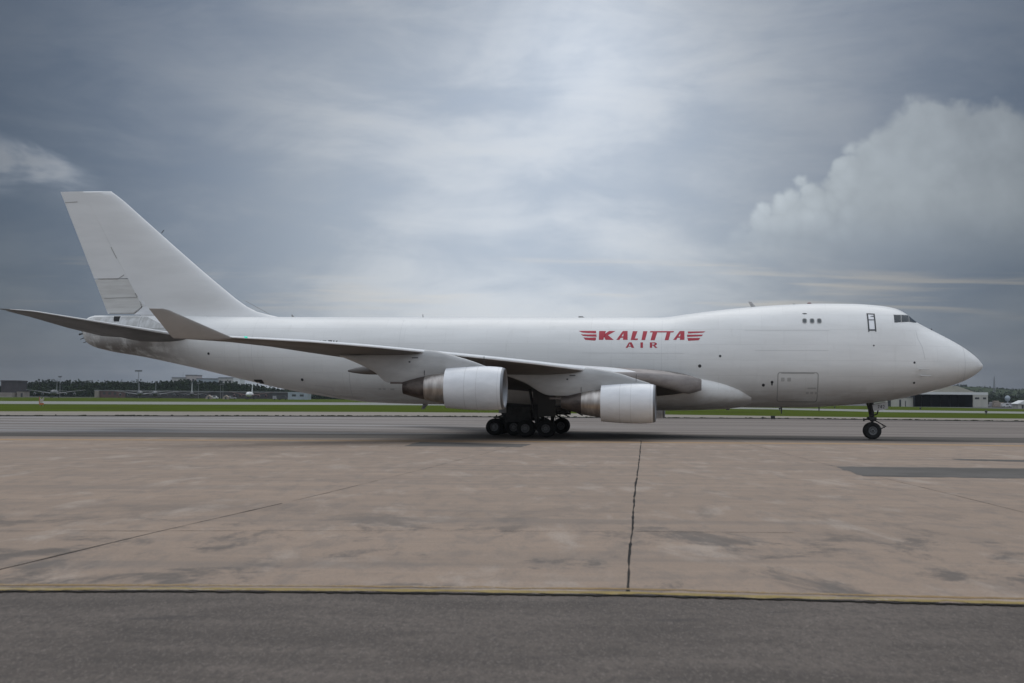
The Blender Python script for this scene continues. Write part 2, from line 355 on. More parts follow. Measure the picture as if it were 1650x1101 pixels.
def taxi_mat(name, c0, c1, wet=True):
    m = bpy.data.materials.new(name); m.use_nodes = True; t = NT(m.node_tree); b = t.n['Principled BSDF']; o = t.coord(); x, y, z = t.xyz(o)
    st = t.noise(t.mapv(o, (.012, .22, 1)), 1.0, 7, .62, .3); st2 = t.noise(t.mapv(o, (.05, .9, 1), (3, 3, 0)), 1.0, 6, .65, .2)
    big = t.noise(t.mapv(o, (.02, .04, 1)), 1., 4, .5)
    c = t.mix(t.ss(st, .38, .64), c0, c1)
    c = t.mix(t.m('MULTIPLY', t.ss(st2, .48, .7), .5), c, tuple(v*1.45 for v in c0))
    t.put(b.inputs['Base Color'], c)
    if wet:
        damp = t.m('MULTIPLY', t.ss(t.m('ADD', x, t.m('MULTIPLY', big, 60.)), 45, -10), t.ss(st, .70, .36))
        t.put(b.inputs['Roughness'], t.m('MULTIPLY_ADD', damp, -.42, .78)); t.put(b.inputs['Specular IOR Level'], t.m('MULTIPLY_ADD', damp, .75, .06))
    else: b.inputs['Roughness'].default_value = .8; b.inputs['Specular IOR Level'].default_value = .15
    return m
MG = dict(concrete=concrete_mat(), asphalt=near_asphalt_mat(), taxi=taxi_mat("damp_taxiway_asphalt", (.225, .195, .172), (.145, .122, .106)),
          lane=taxi_mat("dark_taxiway_lane", (.115, .101, .087), (.072, .063, .054), False),
          shoulder=mat("shoulder_concrete", (.27, .235, .195), .8, spec=.2, var=.2, vscale=.25, stretch=(.2, 1, 1)),
          grass=mat("mown_grass", (.080, .110, .016), 1., spec=0., col2=(.056, .068, .018), vscale=.09, stretch=(.35, 2.2, 1)),
          runway=mat("runway_concrete", (.255, .255, .23), .8, spec=.2, var=.2, vscale=.05, stretch=(.2, 1, 1)),
          ramp=mat("far_ramp_tarmac", (.10, .098, .095), .85, spec=.2, var=.3, vscale=.01),
          yellow=None, joint=mat("joint_filler", (.035, .031, .028), .9, spec=.1, var=.4, vscale=2), patch=mat("asphalt_patch", (.135, .124, .112), .85, spec=.1, var=.25, vscale=.5, stretch=(.5, .5, 1)))
def worn_yellow(name, col, wear):
    m = bpy.data.materials.new(name); m.use_nodes = True; t = NT(m.node_tree); b = t.n['Principled BSDF']; o = t.coord()
    n = t.m('ADD', t.m('MULTIPLY', t.noise(t.mapv(o, (.35, 3, 1)), 1.0, 6, .7), .65), t.m('MULTIPLY', t.noise(o, 14, 5, .75), .35))
    c = t.mix(t.ss(t.noise(o, 5, 5, .7), .35, .7), col, tuple(v*.72 for v in col))
    t.put(b.inputs['Base Color'], t.mix(t.ss(n, wear, wear+.12), c, (.36, .30, .25)))
    b.inputs['Roughness'].default_value = .75; b.inputs['Specular IOR Level'].default_value = .2
    return m
base = mesh("ground", [(-9000, -300, -.03), (9000, -300, -.03), (9000, 15000, -.03), (-9000, 15000, -.03)], [[0, 1, 2, 3]],
            mat("far_field", (.09, .105, .05), .95, spec=.1, var=.3, vscale=.02), smooth=False); tag(base, kind='structure')
GAP = .035
E_BACK = [(x, -120.) for x, y in E_NEAR]
strip("road", E_BACK, shift(E_NEAR, -.05), MG['asphalt'], -.012)
strip("apron", shift(E_NEAR, .05), E_LANE0, MG['concrete'])
# dark ragged joint between old asphalt and slab edge
r_ = np.random.default_rng(3); xs = np.linspace(-13, 13, 420)
def near_y(x): return float(np.interp(x, [p[0] for p in E_NEAR], [p[1] for p in E_NEAR]))
def rag(x0, x1, n, base_y, w0, w1, name, m, z, seed):
    r = np.random.default_rng(seed); X = np.linspace(x0, x1, n)
    a = np.convolve(r.normal(size=n+8), np.ones(3)/3, 'same')[4:-4]; b_ = np.convolve(r.normal(size=n+8), np.ones(3)/3, 'same')[4:-4]
    A = [(x, near_y(x)+base_y-w0*(1+.55*k)) for x, k in zip(X, a)]; B = [(x, near_y(x)+base_y+w1*(1+.35*k)) for x, k in zip(X, b_)]
    return strip(name, A, B, m, z)
rag(-14, 14, 900, -.01, .085, .06, "edge_joint", MG['joint'], .004, 5)
MG['yellow'] = worn_yellow("worn_yellow_paint", (.31, .225, .075), .51)
MG['orange'] = worn_yellow("worn_amber_paint", (.29, .19, .085), .50)
rag(-14, 14, 300, .20, .115, .115, "yellow_line", MG['yellow'], .005, 8)
rag(-14, 14, 300, .63, .085, .085, "amber_line", MG['orange'], .005, 9)
# expansion joints and cracks in the slabs
def crack(name, pts, w, seed, wob=.03, step=.25, z=.004, taper=False):
    P = [Vector(gnd(*p)) if len(p) == 2 and p[1] > 600 else Vector(p) for p in pts]; r = np.random.default_rng(seed); A = []; B = []
    off = 0.
    for a, b in zip(P, P[1:]):
        n = max(2, int((b-a).length/step)); d = (b-a).normalized(); q = Vector((-d.y, d.x))
        for i in range(n):
            off = off*.85+float(r.normal())*wob*.5; ww = w*(1+.45*float(r.normal()))
            c = a+(b-a)*(i/n)+q*off; A.append(tuple(c+q*max(ww, w*.3)/2)); B.append(tuple(c-q*max(ww, w*.3)/2))
    return strip(name, A, B, MG['joint'], z)
crack("expansion_joint", [(1012, 957), (1015, 905), (1020, 830), (1024, 785), (1030, 745), (1033, 709)], .045, 11, .012, .7)
crack("slab_joint", [(-260, 985), (0, 918), (250, 858), (470, 808)], .034, 12, .006, .8)
crack("slab_joint", [(470.5, 807.9), (525, 795), (700, 752), (850, 713)], .016, 15, .006, .8)
crack("slab_joint", [(1180, 709), (1345, 752), (1500, 789), (1650, 826), (1800, 868)], .016, 13, .006, .8)
crack("slab_joint", [(-200, 856.5), (0, 856), (500, 855.5), (1000, 856.5), (1300, 859)], .022, 14, .01)
def patch(name, pts, m, z=.0045):
    r = np.random.default_rng(len(pts)*7+int(pts[0][0])); G = [Vector(gnd(*p)) for p in pts]; V = []
    for a, b in zip(G, G[1:]+G[:1]):
        n = max(1, int((b-a).length/.35)); V += [((a+(b-a)*i/n).x+float(r.normal())*.05, (a+(b-a)*i/n).y+float(r.normal())*.12, z) for i in range(n)]
    o = mesh(name, V, [list(range(len(V)))], m, smooth=False); tag(o, kind='structure')
    for p in o.data.polygons:
        if p.normal.z < 0: p.flip()
patch("asphalt_patch", [(1345, 752), (1392, 768), (1650, 771.5), (1900, 775), (1900, 758), (1650, 755)], MG['patch'])
patch("asphalt_patch", [(1532, 739.5), (1548, 742), (1650, 744.5), (1800, 748), (1800, 745), (1650, 741.5)], MG['patch'], .005)
patch("asphalt_patch", [(650, 719), (840, 720.5), (857, 716), (676, 712.5)], MG['patch'], .0055)
MG['amberline'] = worn_yellow("faded_taxi_line_paint", (.40, .255, .13), .55)
strip("taxi_line", edge([(0, 709), (600, 711.3), (825, 712.3), (1430, 716.5), (1650, 719.5)]), edge([(0, 707.6), (600, 709.8), (825, 710.8), (1430, 715), (1650, 718)]), MG['amberline'], .0035)
# the taxiway beyond
E_L1 = edge([(0, 697), (600, 699.5), (1000, 700.5), (1430, 704), (1650, 706)])
strip("taxiway_lane", E_LANE0, E_L1, MG['lane'], -.001)
strip("taxiway", E_L1, E_ASPH, MG['taxi'], 0.)
E_ASPH2 = [(x, y+11) for x, y in E_ASPH]
strip("pavement_joint", E_ASPH, E_ASPH2, MG['joint'], -.002)
strip("shoulder", E_ASPH2, E_SHO, MG['shoulder'], 0.)
strip("grass_verge", E_SHO, E_GR2, MG['grass'], 0.)
strip("runway", E_GR2, E_RUN, MG['runway'], 0.)
strip("grass_infield", E_RUN, E_GR1, MG['grass'], 0.)
strip("ramp", E_GR1, [(x*1.0, max(y*1.0+900, 1500)) for x, y in E_GR1], MG['ramp'], -.004)
# weeds along the far pavement joint: tufts too many to count
g_ = MB(); rr = random.Random(4)
ax, ay = [p[0] for p in E_ASPH2], [p[1] for p in E_ASPH2]
for _ in range(500):
    x = rr.uniform(-110, 120) if rr.random() < .6 else rr.choice((-32, -12, 15, 58, 62))+rr.gauss(0, 9)
    y = float(np.interp(x, ax, ay))-rr.uniform(.2, 5); hgt = rr.uniform(.03, .11); w = rr.uniform(.1, .5)
    for k in range(3):
        a = rr.uniform(0, 3.14); c, s = math.cos(a)*w, math.sin(a)*w
        g_.add([(x-c, y-s, 0), (x+c, y+s, 0), (x+c*.6, y+s*.6, hgt), (x-c*.7, y-s*.7, hgt*.8)], [[0, 1, 2, 3]])
tag(g_.build("grass_tufts", [mat("weed_green", (.045, .055, .02), .9, spec=.1, var=.4, vscale=2)], smooth=False), kind='stuff')
# ------------------------------------------------------------------ the cargo jet
S_MAX, S_MIN = 34.56, -34.18
def pchip(xs, ys):
    xs = np.array(xs, float); ys = np.array(ys, float)
    if xs[0] > xs[-1]: xs = xs[::-1]; ys = ys[::-1]
    h = np.diff(xs); d = np.diff(ys)/h
    m = np.zeros(len(xs)); m[0] = d[0]; m[-1] = d[-1]
    for i in range(1, len(xs)-1):
        if d[i-1]*d[i] > 0:
            w1 = 2*h[i]+h[i-1]; w2 = h[i]+2*h[i-1]
            m[i] = (w1+w2)/(w1/d[i-1]+w2/d[i])
    def f(x):
        x = np.clip(np.asarray(x, float), xs[0], xs[-1])
        i = np.clip(np.searchsorted(xs, x)-1, 0, len(h)-1)
        t = (x-xs[i])/h[i]
        return ((2*t**3-3*t**2+1)*ys[i]+(t**3-2*t**2+t)*h[i]*m[i]+(-2*t**3+3*t**2)*ys[i+1]+(t**3-t**2)*h[i]*m[i+1])
    return f
U = lambda s: np.sqrt(np.maximum(S_MAX-np.asarray(s, float), 0))
def prof(pts):
    f = pchip([float(U(p[0])) for p in pts], [p[1] for p in pts])
    return lambda s: f(U(s))
TOP = prof([(-34.18,8.25),(-34.05,8.6),(-33.7,8.88),(-33.2,9.0),(-30,9.0),(-23.78,8.94),(-19.26,8.9),(3.07,8.89),(11.2,8.9),(13.19,9.15),(14.71,9.35),(16.72,9.58),(18.55,9.74),(20.77,9.88),(22.93,9.95),(25.13,9.93),(27.27,9.79),(28.34,9.59),(29.0,9.27),(29.76,8.66),(30.51,8.22),(32.09,7.39),(33.0,6.86),(33.58,6.46),(34.15,5.98),(34.45,5.61),(34.56,5.41)])
BOT = prof([(-34.18,7.7),(-34.1,7.2),(-33.8,6.78),(-33.31,6.52),(-28.71,5.66),(-24.31,4.76),(-20.83,3.97),(-18.68,3.5),(-16.51,3.08),(-14.46,2.77),(-12.45,2.5),(-10.44,2.33),(-5.94,2.24),(12.9,2.24),(17.47,2.25),(21.5,2.26),(24.01,2.41),(26.51,2.63),(28.33,2.92),(30.49,3.43),(32.6,4.06),(33.7,4.56),(34.31,5.02),(34.56,5.41)])
HW = prof([(-34.18,.42),(-34.0,.62),(-33.3,.9),(-28.7,1.72),(-24.3,2.42),(-18.7,3.02),(-14,3.2),(-9,3.25),(21.5,3.25),(24,3.22),(26,3.14),(28.3,2.92),(30.5,2.5),(32.09,1.97),(33,1.54),(33.58,1.17),(34.2,.66),(34.45,.36),(34.56,0)])
ZM = prof([(-34.18,7.95),(-28.7,7.35),(-24.3,6.9),(-18.7,6.25),(-12,5.65),(-5,5.55),(12,5.5),(25,5.4),(30,5.35),(34.56,5.41)])
def half_width(s, z):
    zm = ZM(s); h = np.where(np.asarray(z) > zm, TOP(s)-zm, zm-BOT(s))
    return HW(s)*np.sqrt(np.maximum(0, 1-((z-zm)/np.maximum(h, 1e-6))**2))
LOGO= [[(5.274,7.771),(6.565,7.774),(6.59,7.589),(6.002,7.6),(5.52,7.652)],[(5.453,7.506),(6.009,7.495),(6.607,7.51),(6.63,7.326),(6.018,7.35),(5.633,7.388)],[(5.672,7.271),(6.087,7.246),(6.595,7.274),(6.591,7.079),(6.51,7.039),(5.808,7.089)],[(6.796,7.762),(7.299,7.763),(7.242,7.551),(7.522,7.764),(8.006,7.765),(7.463,7.447),(7.90,7.096),(7.301,7.094),(7.184,7.315),(7.137,7.094),(6.806,7.092)],[(8.093,7.097),(8.539,7.767),(8.698,7.767),(8.315,7.098)],[(8.698,7.767),(8.888,7.768),(8.915,7.1),(8.58,7.099),(8.599,7.588)],[(8.466,7.358),(8.591,7.359),(8.587,7.255),(8.406,7.254)],[(12.23,7.111),(12.691,7.774),(12.848,7.774),(12.45,7.112)],[(12.848,7.774),(13.037,7.774),(13.044,7.113),(12.712,7.112),(12.744,7.597)],[(12.606,7.37),(12.729,7.37),(12.723,7.267),(12.543,7.266)],[(9.269,7.755),(9.618,7.756),(9.436,7.206),(9.676,7.206),(9.641,7.09),(9.137,7.088)],[(10.029,7.758),(10.339,7.758),(10.189,7.092),(9.925,7.091)],[(10.554,7.766),(12.282,7.768),(12.234,7.669),(10.519,7.666)],[(10.728,7.667),(11.062,7.668),(10.888,7.081),(10.586,7.08)],[(11.755,7.669),(12.032,7.669),(11.892,7.085),(11.61,7.084)],[(13.275,7.734),(14.558,7.748),(14.402,7.657),(13.308,7.585)],[(13.228,7.5),(14.39,7.502),(14.266,7.386),(13.248,7.332)],[(13.249,7.255),(14.185,7.257),(14.08,7.09),(13.313,7.043)],[(8.786,6.508),(9.015,6.913),(9.116,6.914),(8.937,6.509)],[(9.116,6.914),(9.217,6.914),(9.415,6.511),(9.214,6.51),(9.076,6.823)],[(9.003,6.656),(9.15,6.657),(9.175,6.599),(8.977,6.599)],[(9.854,6.916),(10.036,6.917),(10.044,6.514),(9.862,6.513)],[(10.539,6.919),(10.703,6.92),(10.71,6.517),(10.547,6.516)],[(10.703,6.92),(10.929,6.921),(10.854,6.856),(10.704,6.856)],[(10.929,6.921),(11.049,6.857),(11.051,6.761),(10.893,6.805),(10.854,6.856)],[(11.051,6.761),(10.945,6.69),(10.856,6.754),(10.893,6.805)],[(10.856,6.754),(10.945,6.69),(10.707,6.689),(10.706,6.753)],[(10.782,6.689),(10.908,6.69),(11.098,6.518),(10.923,6.518)]]
JET = empty("cargo_jet", (0, PLANE_D, 0), -YAW)
tag(JET, "huge white four-engined cargo jet with humped nose and red winged lettering", "airplane")
NR = 128
def build_fuselage():
    us = np.concatenate([np.linspace(0, .5, 14, endpoint=False), np.linspace(.5, 3.2, 70, endpoint=False)])
    ss = np.concatenate([S_MAX-us**2, np.linspace(S_MAX-3.2**2, S_MIN+.5, 150, endpoint=False), np.linspace(S_MIN+.5, S_MIN, 12)])
    V = []; Fc = []
    for s in ss:
        w, zm, tp, bt = float(HW(s)), float(ZM(s)), float(TOP(s)), float(BOT(s)); zm = min(max(zm, bt), tp)
        for i in range(NR):
            a = 2*math.pi*i/NR; q = math.sin(a)
            V.append((s, w*math.cos(a), zm+q*((tp-zm) if q > 0 else (zm-bt))))
    n = len(ss)
    for j in range(n-1):
        for i in range(NR): Fc.append([j*NR+i, j*NR+(i+1) % NR, (j+1)*NR+(i+1) % NR, (j+1)*NR+i])
    Fc.append([(n-1)*NR+i for i in range(NR)])
    return mesh("fuselage", V, Fc, M['white'], JET, sharp=.9)
FUS = build_fuselage()
def surf(s, z, side=-1, off=.012):
    e = .004; hw = float(half_width(s, z)); gs = (float(half_width(s+e, z))-float(half_width(s-e, z)))/(2*e); gz = (float(half_width(s, z+e))-float(half_width(s, z-e)))/(2*e)
    n = Vector((-gs, 1, -gz)).normalized(); p = Vector((s, hw, z))+n*off
    return (p.x, side*p.y, p.z)
def decal(name, polys, m, parent=None, off=.012, side=-1, step=.16):
    bm = bmesh.new()
    for P in polys:
        b2 = bmesh.new(); b2.faces.new([b2.verts.new((x, 0, z)) for x, z in P])
        bmesh.ops.triangulate(b2, faces=b2.faces[:])
        for ax in (0, 2):
            lo, hi = min(p[0 if ax == 0 else 1] for p in P), max(p[0 if ax == 0 else 1] for p in P)
            st = step*(2 if ax == 0 else 1); k = math.floor(lo/st)+1
            while k*st < hi:
                co = [0, 0, 0]; no = [0, 0, 0]; co[ax] = k*st; no[ax] = 1
                bmesh.ops.bisect_plane(b2, geom=b2.verts[:]+b2.edges[:]+b2.faces[:], plane_co=co, plane_no=no); k += 1
        tmp = bpy.data.meshes.new("t"); b2.to_mesh(tmp); b2.free(); bm.from_mesh(tmp); bpy.data.meshes.remove(tmp)
    for v in bm.verts: v.co = surf(v.co.x, v.co.z, side, off)
    me = bpy.data.meshes.new(name); bmesh.ops.recalc_face_normals(bm, faces=bm.faces)
    bm.to_mesh(me); bm.free()
    return link(name, me, parent or FUS, [m])
def rrect(s0, z0, s1, z1, r, n=5):
    P = []
    for cx, cz, a0 in ((s1-r, z1-r, 0), (s0+r, z1-r, 90), (s0+r, z0+r, 180), (s1-r, z0+r, 270)):
        P += [(cx+r*math.cos(R(a0+90*k/n)), cz+r*math.sin(R(a0+90*k/n))) for k in range(n+1)]
    return P
def frame(outer, inner):
    """quads between two outlines with the same number of points"""
    n = len(outer); return [[outer[i], outer[(i+1) % n], inner[(i+1) % n], inner[i]] for i in range(n)]
def line(a, b, w):
    d = Vector((b[0]-a[0], b[1]-a[1])).normalized(); q = Vector((-d.y, d.x))*w/2
    return [(a[0]+q.x, a[1]+q.y), (b[0]+q.x, b[1]+q.y), (b[0]-q.x, b[1]-q.y), (a[0]-q.x, a[1]-q.y)]
def disc(s, z, r, n=12, rz=None): return [(s+r*math.cos(2*math.pi*i/n), z+(rz or r)*math.sin(2*math.pi*i/n)) for i in range(n)]
# red winged lettering
lt = decal("lettering", LOGO, M['red'], off=.010, step=.2); lt['label'] = "red slanted capitals between two feathered wings, smaller capitals below"
# registration, mostly behind the wing
def glyphs(text, s0, z0, h, w, gap, th):
    out = []; s = s0
    for ch in text:
        B = lambda a, b, c, d: out.append([(s+a*w, z0+b*h), (s+c*w, z0+b*h), (s+c*w, z0+d*h), (s+a*w, z0+d*h)])
        t = th; tv = th*w/h
        if ch == 'N': B(0, 0, t, 1); B(1-t, 0, 1, 1); out.append([(s+t*w, z0+h), (s+t*w, z0+h*.72), (s+(1-t)*w, z0), (s+(1-t)*w, z0+h*.28)])
        if ch == '7': B(0, 1-tv, 1, 1); out.append([(s+w, z0+h*(1-tv)), (s+w*(1-t*1.2), z0+h*(1-tv)), (s+w*.22, z0), (s+w*(.22+t*1.2), z0)])
        if ch == '4': B(.62, 0, .62+t, 1); B(0, .25, .62, .25+tv); out.append([(s, z0+h*(.25+tv)), (s+w*t, z0+h*(.25+tv)), (s+w*.62, z0+h*.86), (s+w*.62, z0+h)]); B(.62+t, .25, 1, .25+tv)
        if ch == '2': B(0, 0, 1, tv); B(.1, 1-tv, .9, 1); B(1-t, .55, 1, 1-tv); out.append([(s+w, z0+h*.55), (s+w*(1-t), z0+h*.55), (s, z0+h*tv), (s+w*t, z0+h*tv)]); B(0, .72, t, 1-tv)
        if ch == 'C': B(0, .08, t, .92); B(.1, .92-tv*.4, .95, 1.02); B(.1, -.02, .95, .08+tv*.4); B(1-t, .68, 1, .9); B(1-t, .1, 1, .32)
        if ch == 'K': B(0, 0, t, 1); out.append([(s+t*w, z0+h*.42), (s+w*.78, z0+h), (s+w, z0+h), (s+t*w, z0+h*.2)]); out.append([(s+w*.42, z0+h*.55), (s+w*.32, z0+h*.4), (s+w*.75, z0), (s+w, z0)])
        s += w+gap
    return out
lg = decal("registration", glyphs("N742CK", -15.26, 6.27, .70, .34, .08, .28), M['ink'], off=.008); lg['label'] = "black registration letters half hidden behind the wing"
# windows and doors
for a, b in (((21.5, 8.355), (21.83, 8.725)), ((22.03, 8.35), (22.36, 8.725)), ((22.54, 8.35), (22.87, 8.725))):
    for sd in (-1, 1):
        decal("cabin_window", [rrect(a[0]+.03, a[1]+.03, b[0]-.03, b[1]-.03, .10)], M['cabinglass'], off=.012, side=sd)
        decal("window_rim", frame(rrect(a[0], a[1], b[0], b[1], .12), rrect(a[0]+.05, a[1]+.05, b[0]-.05, b[1]-.05, .09)), M['seam'], off=.018, side=sd)
panes = [[(28.046, 9.013), (28.563, 9.018), (28.50, 8.484), (28.032, 8.447)], [(28.62, 9.02), (29.175, 9.03), (29.10, 8.53), (28.557, 8.485)],
         [(29.225, 9.03), (29.33, 8.985), (29.60, 8.74), (29.83, 8.57), (29.72, 8.50), (29.477, 8.50), (29.15, 8.53)]]
for sd in (-1, 1):
    for P in panes: decal("cockpit_window", [P], M['glass'], off=.014, side=sd, step=.06)
    o_ = [(28.0, 9.05), (29.21, 9.065), (29.13, 8.50), (29.06, 8.44), (27.985, 8.41)]
    decal("cockpit_frame", [[(28.0, 9.045), (29.20, 9.062), (29.20, 9.036), (28.01, 9.018)], [(28.563, 9.018), (28.62, 9.02), (28.557, 8.485), (28.50, 8.484)], [(29.178, 9.03), (29.222, 9.03), (29.145, 8.53), (29.103, 8.53)]], M['seam'], off=.016, side=sd, step=.06)
dr_o = [(26.10, 9.13), (26.685, 9.10), (26.70, 7.83), (26.125, 7.83)]; dr_i = [(26.205, 9.04), (26.585, 9.015), (26.60, 7.93), (26.225, 7.93)]
decal("crew_door", [dr_i], M['nacelle'], off=.012)
df = decal("door_outline", frame(dr_o, dr_i)+[[(26.21, 8.66), (26.59, 8.66), (26.59, 8.59), (26.21, 8.59)], [(26.36, 8.90), (26.585, 8.94), (26.585, 8.86), (26.36, 8.87)], [(26.125, 7.83), (26.20, 7.83), (26.20, 7.74), (26.125, 7.74)], [(26.62, 7.83), (26.70, 7.83), (26.70, 7.76), (26.62, 7.76)]], M['outline'], off=.019)
cg_o, cg_i = rrect(19.70, 2.66, 22.60, 4.82, .2), rrect(19.76, 2.72, 22.54, 4.76, .16)
decal("cargo_door", frame(cg_o, cg_i)+[[(19.95, 4.80), (22.3, 4.80), (22.3, 4.70), (19.95, 4.70)]], mat("cargo_door_gap", (.40, .39, .375), .6), off=.010)
fs = mat("faded_stencil", (.50, .49, .47), .6)
for q in [rrect(19.95+.45*k, 4.15, 20.2+.45*k, 4.42, .03) for k in range(2)]+[rrect(21.75+.32*k, 3.25, 21.95+.32*k, 3.42, .03) for k in range(3)]+[rrect(21.85, 3.62, 22.45, 3.72, .02)]: decal("door_placard", [q], fs, off=.012)
# small marks, ports, drains and probes
for s, z, r in ((14.153, 5.211, .12), (15.613, 5.937, .09), (18.711, 3.872, .11), (19.322, 4.086, .10), (26.479, 6.755, .06), (29.331, 5.556, .08), (29.365, 4.124, .08), (-23.065, 5.956, .10), (-15.662, 4.018, .11), (21.698, 9.092, .045)):
    decal("access_port", [disc(s, z, r if s != 21.698 else .17, rz=r)], M['outline'], off=.010)
decal("access_port", [rrect(19.27, 3.86, 19.37, 4.05, .02)], M['outline'], off=.010)
decal("access_port", [rrect(-19.85, 3.72, -19.05, 4.02, .08)], M['black'], off=.012)
for s, z in ((29.731, 5.074), (29.862, 4.635)):
    p = Vector(surf(s, z)); d = MB().tube(p, p+Vector((0, -.22, 0)), .045, .03).tube(p+Vector((-.1, -.22, 0)), p+Vector((.62, -.24, 0)), .035, .022); d.build("pitot_probe", M['faint'], FUS)
seams = [line((17.4, 7.81), (23.4, 7.83), .022), line((18.1, 6.36), (23.3, 6.38), .022), line((5.6, 6.12), (13.0, 6.12), .02), line((29.55, 7.9), (29.62, 7.33), .03), line((29.62, 7.33), (29.93, 6.65), .03), line((29.93, 6.65), (30.10, 5.75), .03),
         line((-11.86, 4.6), (-11.98, 2.62), .035), line((-14.74, 3.09), (-13.0, 2.72), .05), line((-14.74, 3.6), (-13.4, 3.45), .025), line((-13.4, 3.45), (-13.3, 2.9), .025), line((-13.0, 2.85), (-11.4, 2.62), .05)]
for s in (-19.5, -8.1, 11.4): seams += [line((s, float(BOT(s))+.5), (s, float(TOP(s))-.25), .014)]
for q in seams: decal("panel_seam", [q], M['faint'], off=.007)
def ring_seam(s, w, m, parent=FUS):
    V = []; n = 96
    for ds in (-w/2, w/2):
        for i in range(n):
            a = 2*math.pi*i/n; q = math.sin(a); w_, zm, tp, bt = float(HW(s+ds)), float(ZM(s+ds)), float(TOP(s+ds)), float(BOT(s+ds))
            V.append((s+ds+.004, (w_+.006)*math.cos(a), zm+q*(((tp-zm) if q > 0 else (zm-bt))+.006)))
    return mesh("radome_seam", V, [[i, (i+1) % n, n+(i+1) % n, n+i] for i in range(n)], m, parent)
ring_seam(33.05, .026, M['faint'])
# stencil marks low on the belly
for q in [rrect(-9.76+.33*k, 3.30, -9.55+.33*k, 3.44, .03) for k in range(2)]+[rrect(-8.85, 3.28, -8.55, 3.42, .03)]: decal("door_placard", [q], fs, off=.012)
# unpainted plate round the tailplane pivot, with its black cut-out
decal("tail_plate", [[(-33.55, 8.72), (-33.3, 8.86), (-30.2, 8.9), (-28.75, 8.88), (-27.3, 8.30), (-26.45, 7.92), (-26.55, 7.62), (-28.0, 7.55), (-30.9, 7.35), (-33.6, 7.35), (-33.75, 8.0)]], M['tailmetal'], off=.009)
decal("tail_plate", [line((-29.15, 8.86), (-29.0, 7.7), .05), line((-28.9, 8.85), (-28.75, 7.75), .03), line((-28.2, 7.86), (-26.45, 7.93), .06)], mat("plate_seam", (.34, .33, .31), .6), off=.014)
decal("pivot_cutout", [[(-31.50, 8.90), (-30.95, 8.90), (-30.83, 8.46), (-31.28, 8.46)]], M['black'], off=.016)
rg = MB(); rg.rev([(-34.30, .02), (-34.30, .30), (-34.12, .34), (-34.0, .36)], (0, 0, 7.95), n=24); rg.build("exhaust_outlet", M['nozzle'], FUS)
tl = MB(); tl.tube((-34.10, -.18, 7.58), (-34.45, -.2, 7.5), .06).tube((-34.42, -.2, 7.51), (-34.5, -.2, 7.48), .075); tl.build("tail_light", M['outline'], FUS)
for a, b_ in (((-34.05, -.15, 7.24), (-34.42, -.18, 7.10)), ((-33.8, -.1, 6.95), (-34.2, -.1, 6.84))): MB().tube(a, b_, .045, .02).build("drain_mast", M['outline'], FUS)
# antennas and beacon along the spine, masts under the belly
def blade(name, s, z0, h, c, sweep, m=None, th=.03, y=0.):
    b = MB(); b.loft([[(s-c/2, y, z0), (s, y+th, z0), (s+c/2, y, z0), (s, y-th, z0)], [(s-c/2+sweep, y, z0+h), (s+sweep, y+th*.5, z0+h), (s+c*.1+sweep, y, z0+h), (s+sweep, y-th*.5, z0+h)]]); return b.build(name, m or M['seam'], FUS, smooth=False)
blade("blade_antenna", 18.12, float(TOP(18.1))-.03, .42, .38, -.22, M['nosedoor'])
bc = MB(); bc.rev([(-.05, .17), (.03, .16), (.09, .10), (.115, .01)], (22.17, 0, float(TOP(22.2))), 'z', 16); bc.build("beacon", M['beacon'], FUS)
blade("blade_antenna", 21.13, float(TOP(21))-.03, .09, .25, -.05); blade("blade_antenna", -17.13, 8.86, .22, .2, -.1); blade("blade_antenna", 5.3, 8.88, .12, .5, 0); blade("blade_antenna", -6.9, 8.88, .25, .08, 0)
blade("blade_antenna", 16.2, 2.30, -.28, .4, .12); blade("blade_antenna", -6.6, 2.27, -.42, .42, -.16); blade("blade_antenna", 20.1, 2.30, -.5, .12, .02, M['outline'], y=-1.0); blade("blade_antenna", 22.8, 2.32, -.3, .1, .02, M['outline'], y=-1.0)
blade("blade_antenna", 30.95, float(TOP(30.95))-.05, .19, .10, 0, M['outline']); blade("blade_antenna", 30.1, float(TOP(30.1))-.05, .10, .22, 0, M['outline'])
# wing to body fairing
def fairing():
    st = [(17.9, 2.05, 3.05, .62), (17.2, 2.5, 3.2, .95), (16.2, 2.95, 3.3, 1.18), (15.0, 3.28, 3.4, 1.36), (13.5, 3.52, 3.48, 1.5), (11.5, 3.66, 3.52, 1.58), (8.5, 3.70, 3.5, 1.6), (3, 3.70, 3.35, 1.48), (0, 3.5, 3.3, 1.3), (-3, 2.9, 3.2, 1.0), (-6., 2.0, 3.0, .6), (-7., 1.4, 2.9, .4)]
    b = MB(); n = 64; rings = []
    f = [pchip([q[0] for q in st], [q[k] for q in st]) for k in (1, 2, 3)]
    for s in np.linspace(17.9, -7., 80):
        w, zc, h = (float(g(s)) for g in f); r = []
        for i in range(n):
            a = 2*math.pi*i/n; c, q = math.cos(a), math.sin(a); e = .82
            r.append((s, w*math.copysign(abs(c)**e, c), zc+h*math.copysign(abs(q)**e, q)))
        rings.append(r)
    return b.loft(rings).build("wing_root_fairing", M['white'], JET, sharp=.9)
fairing()

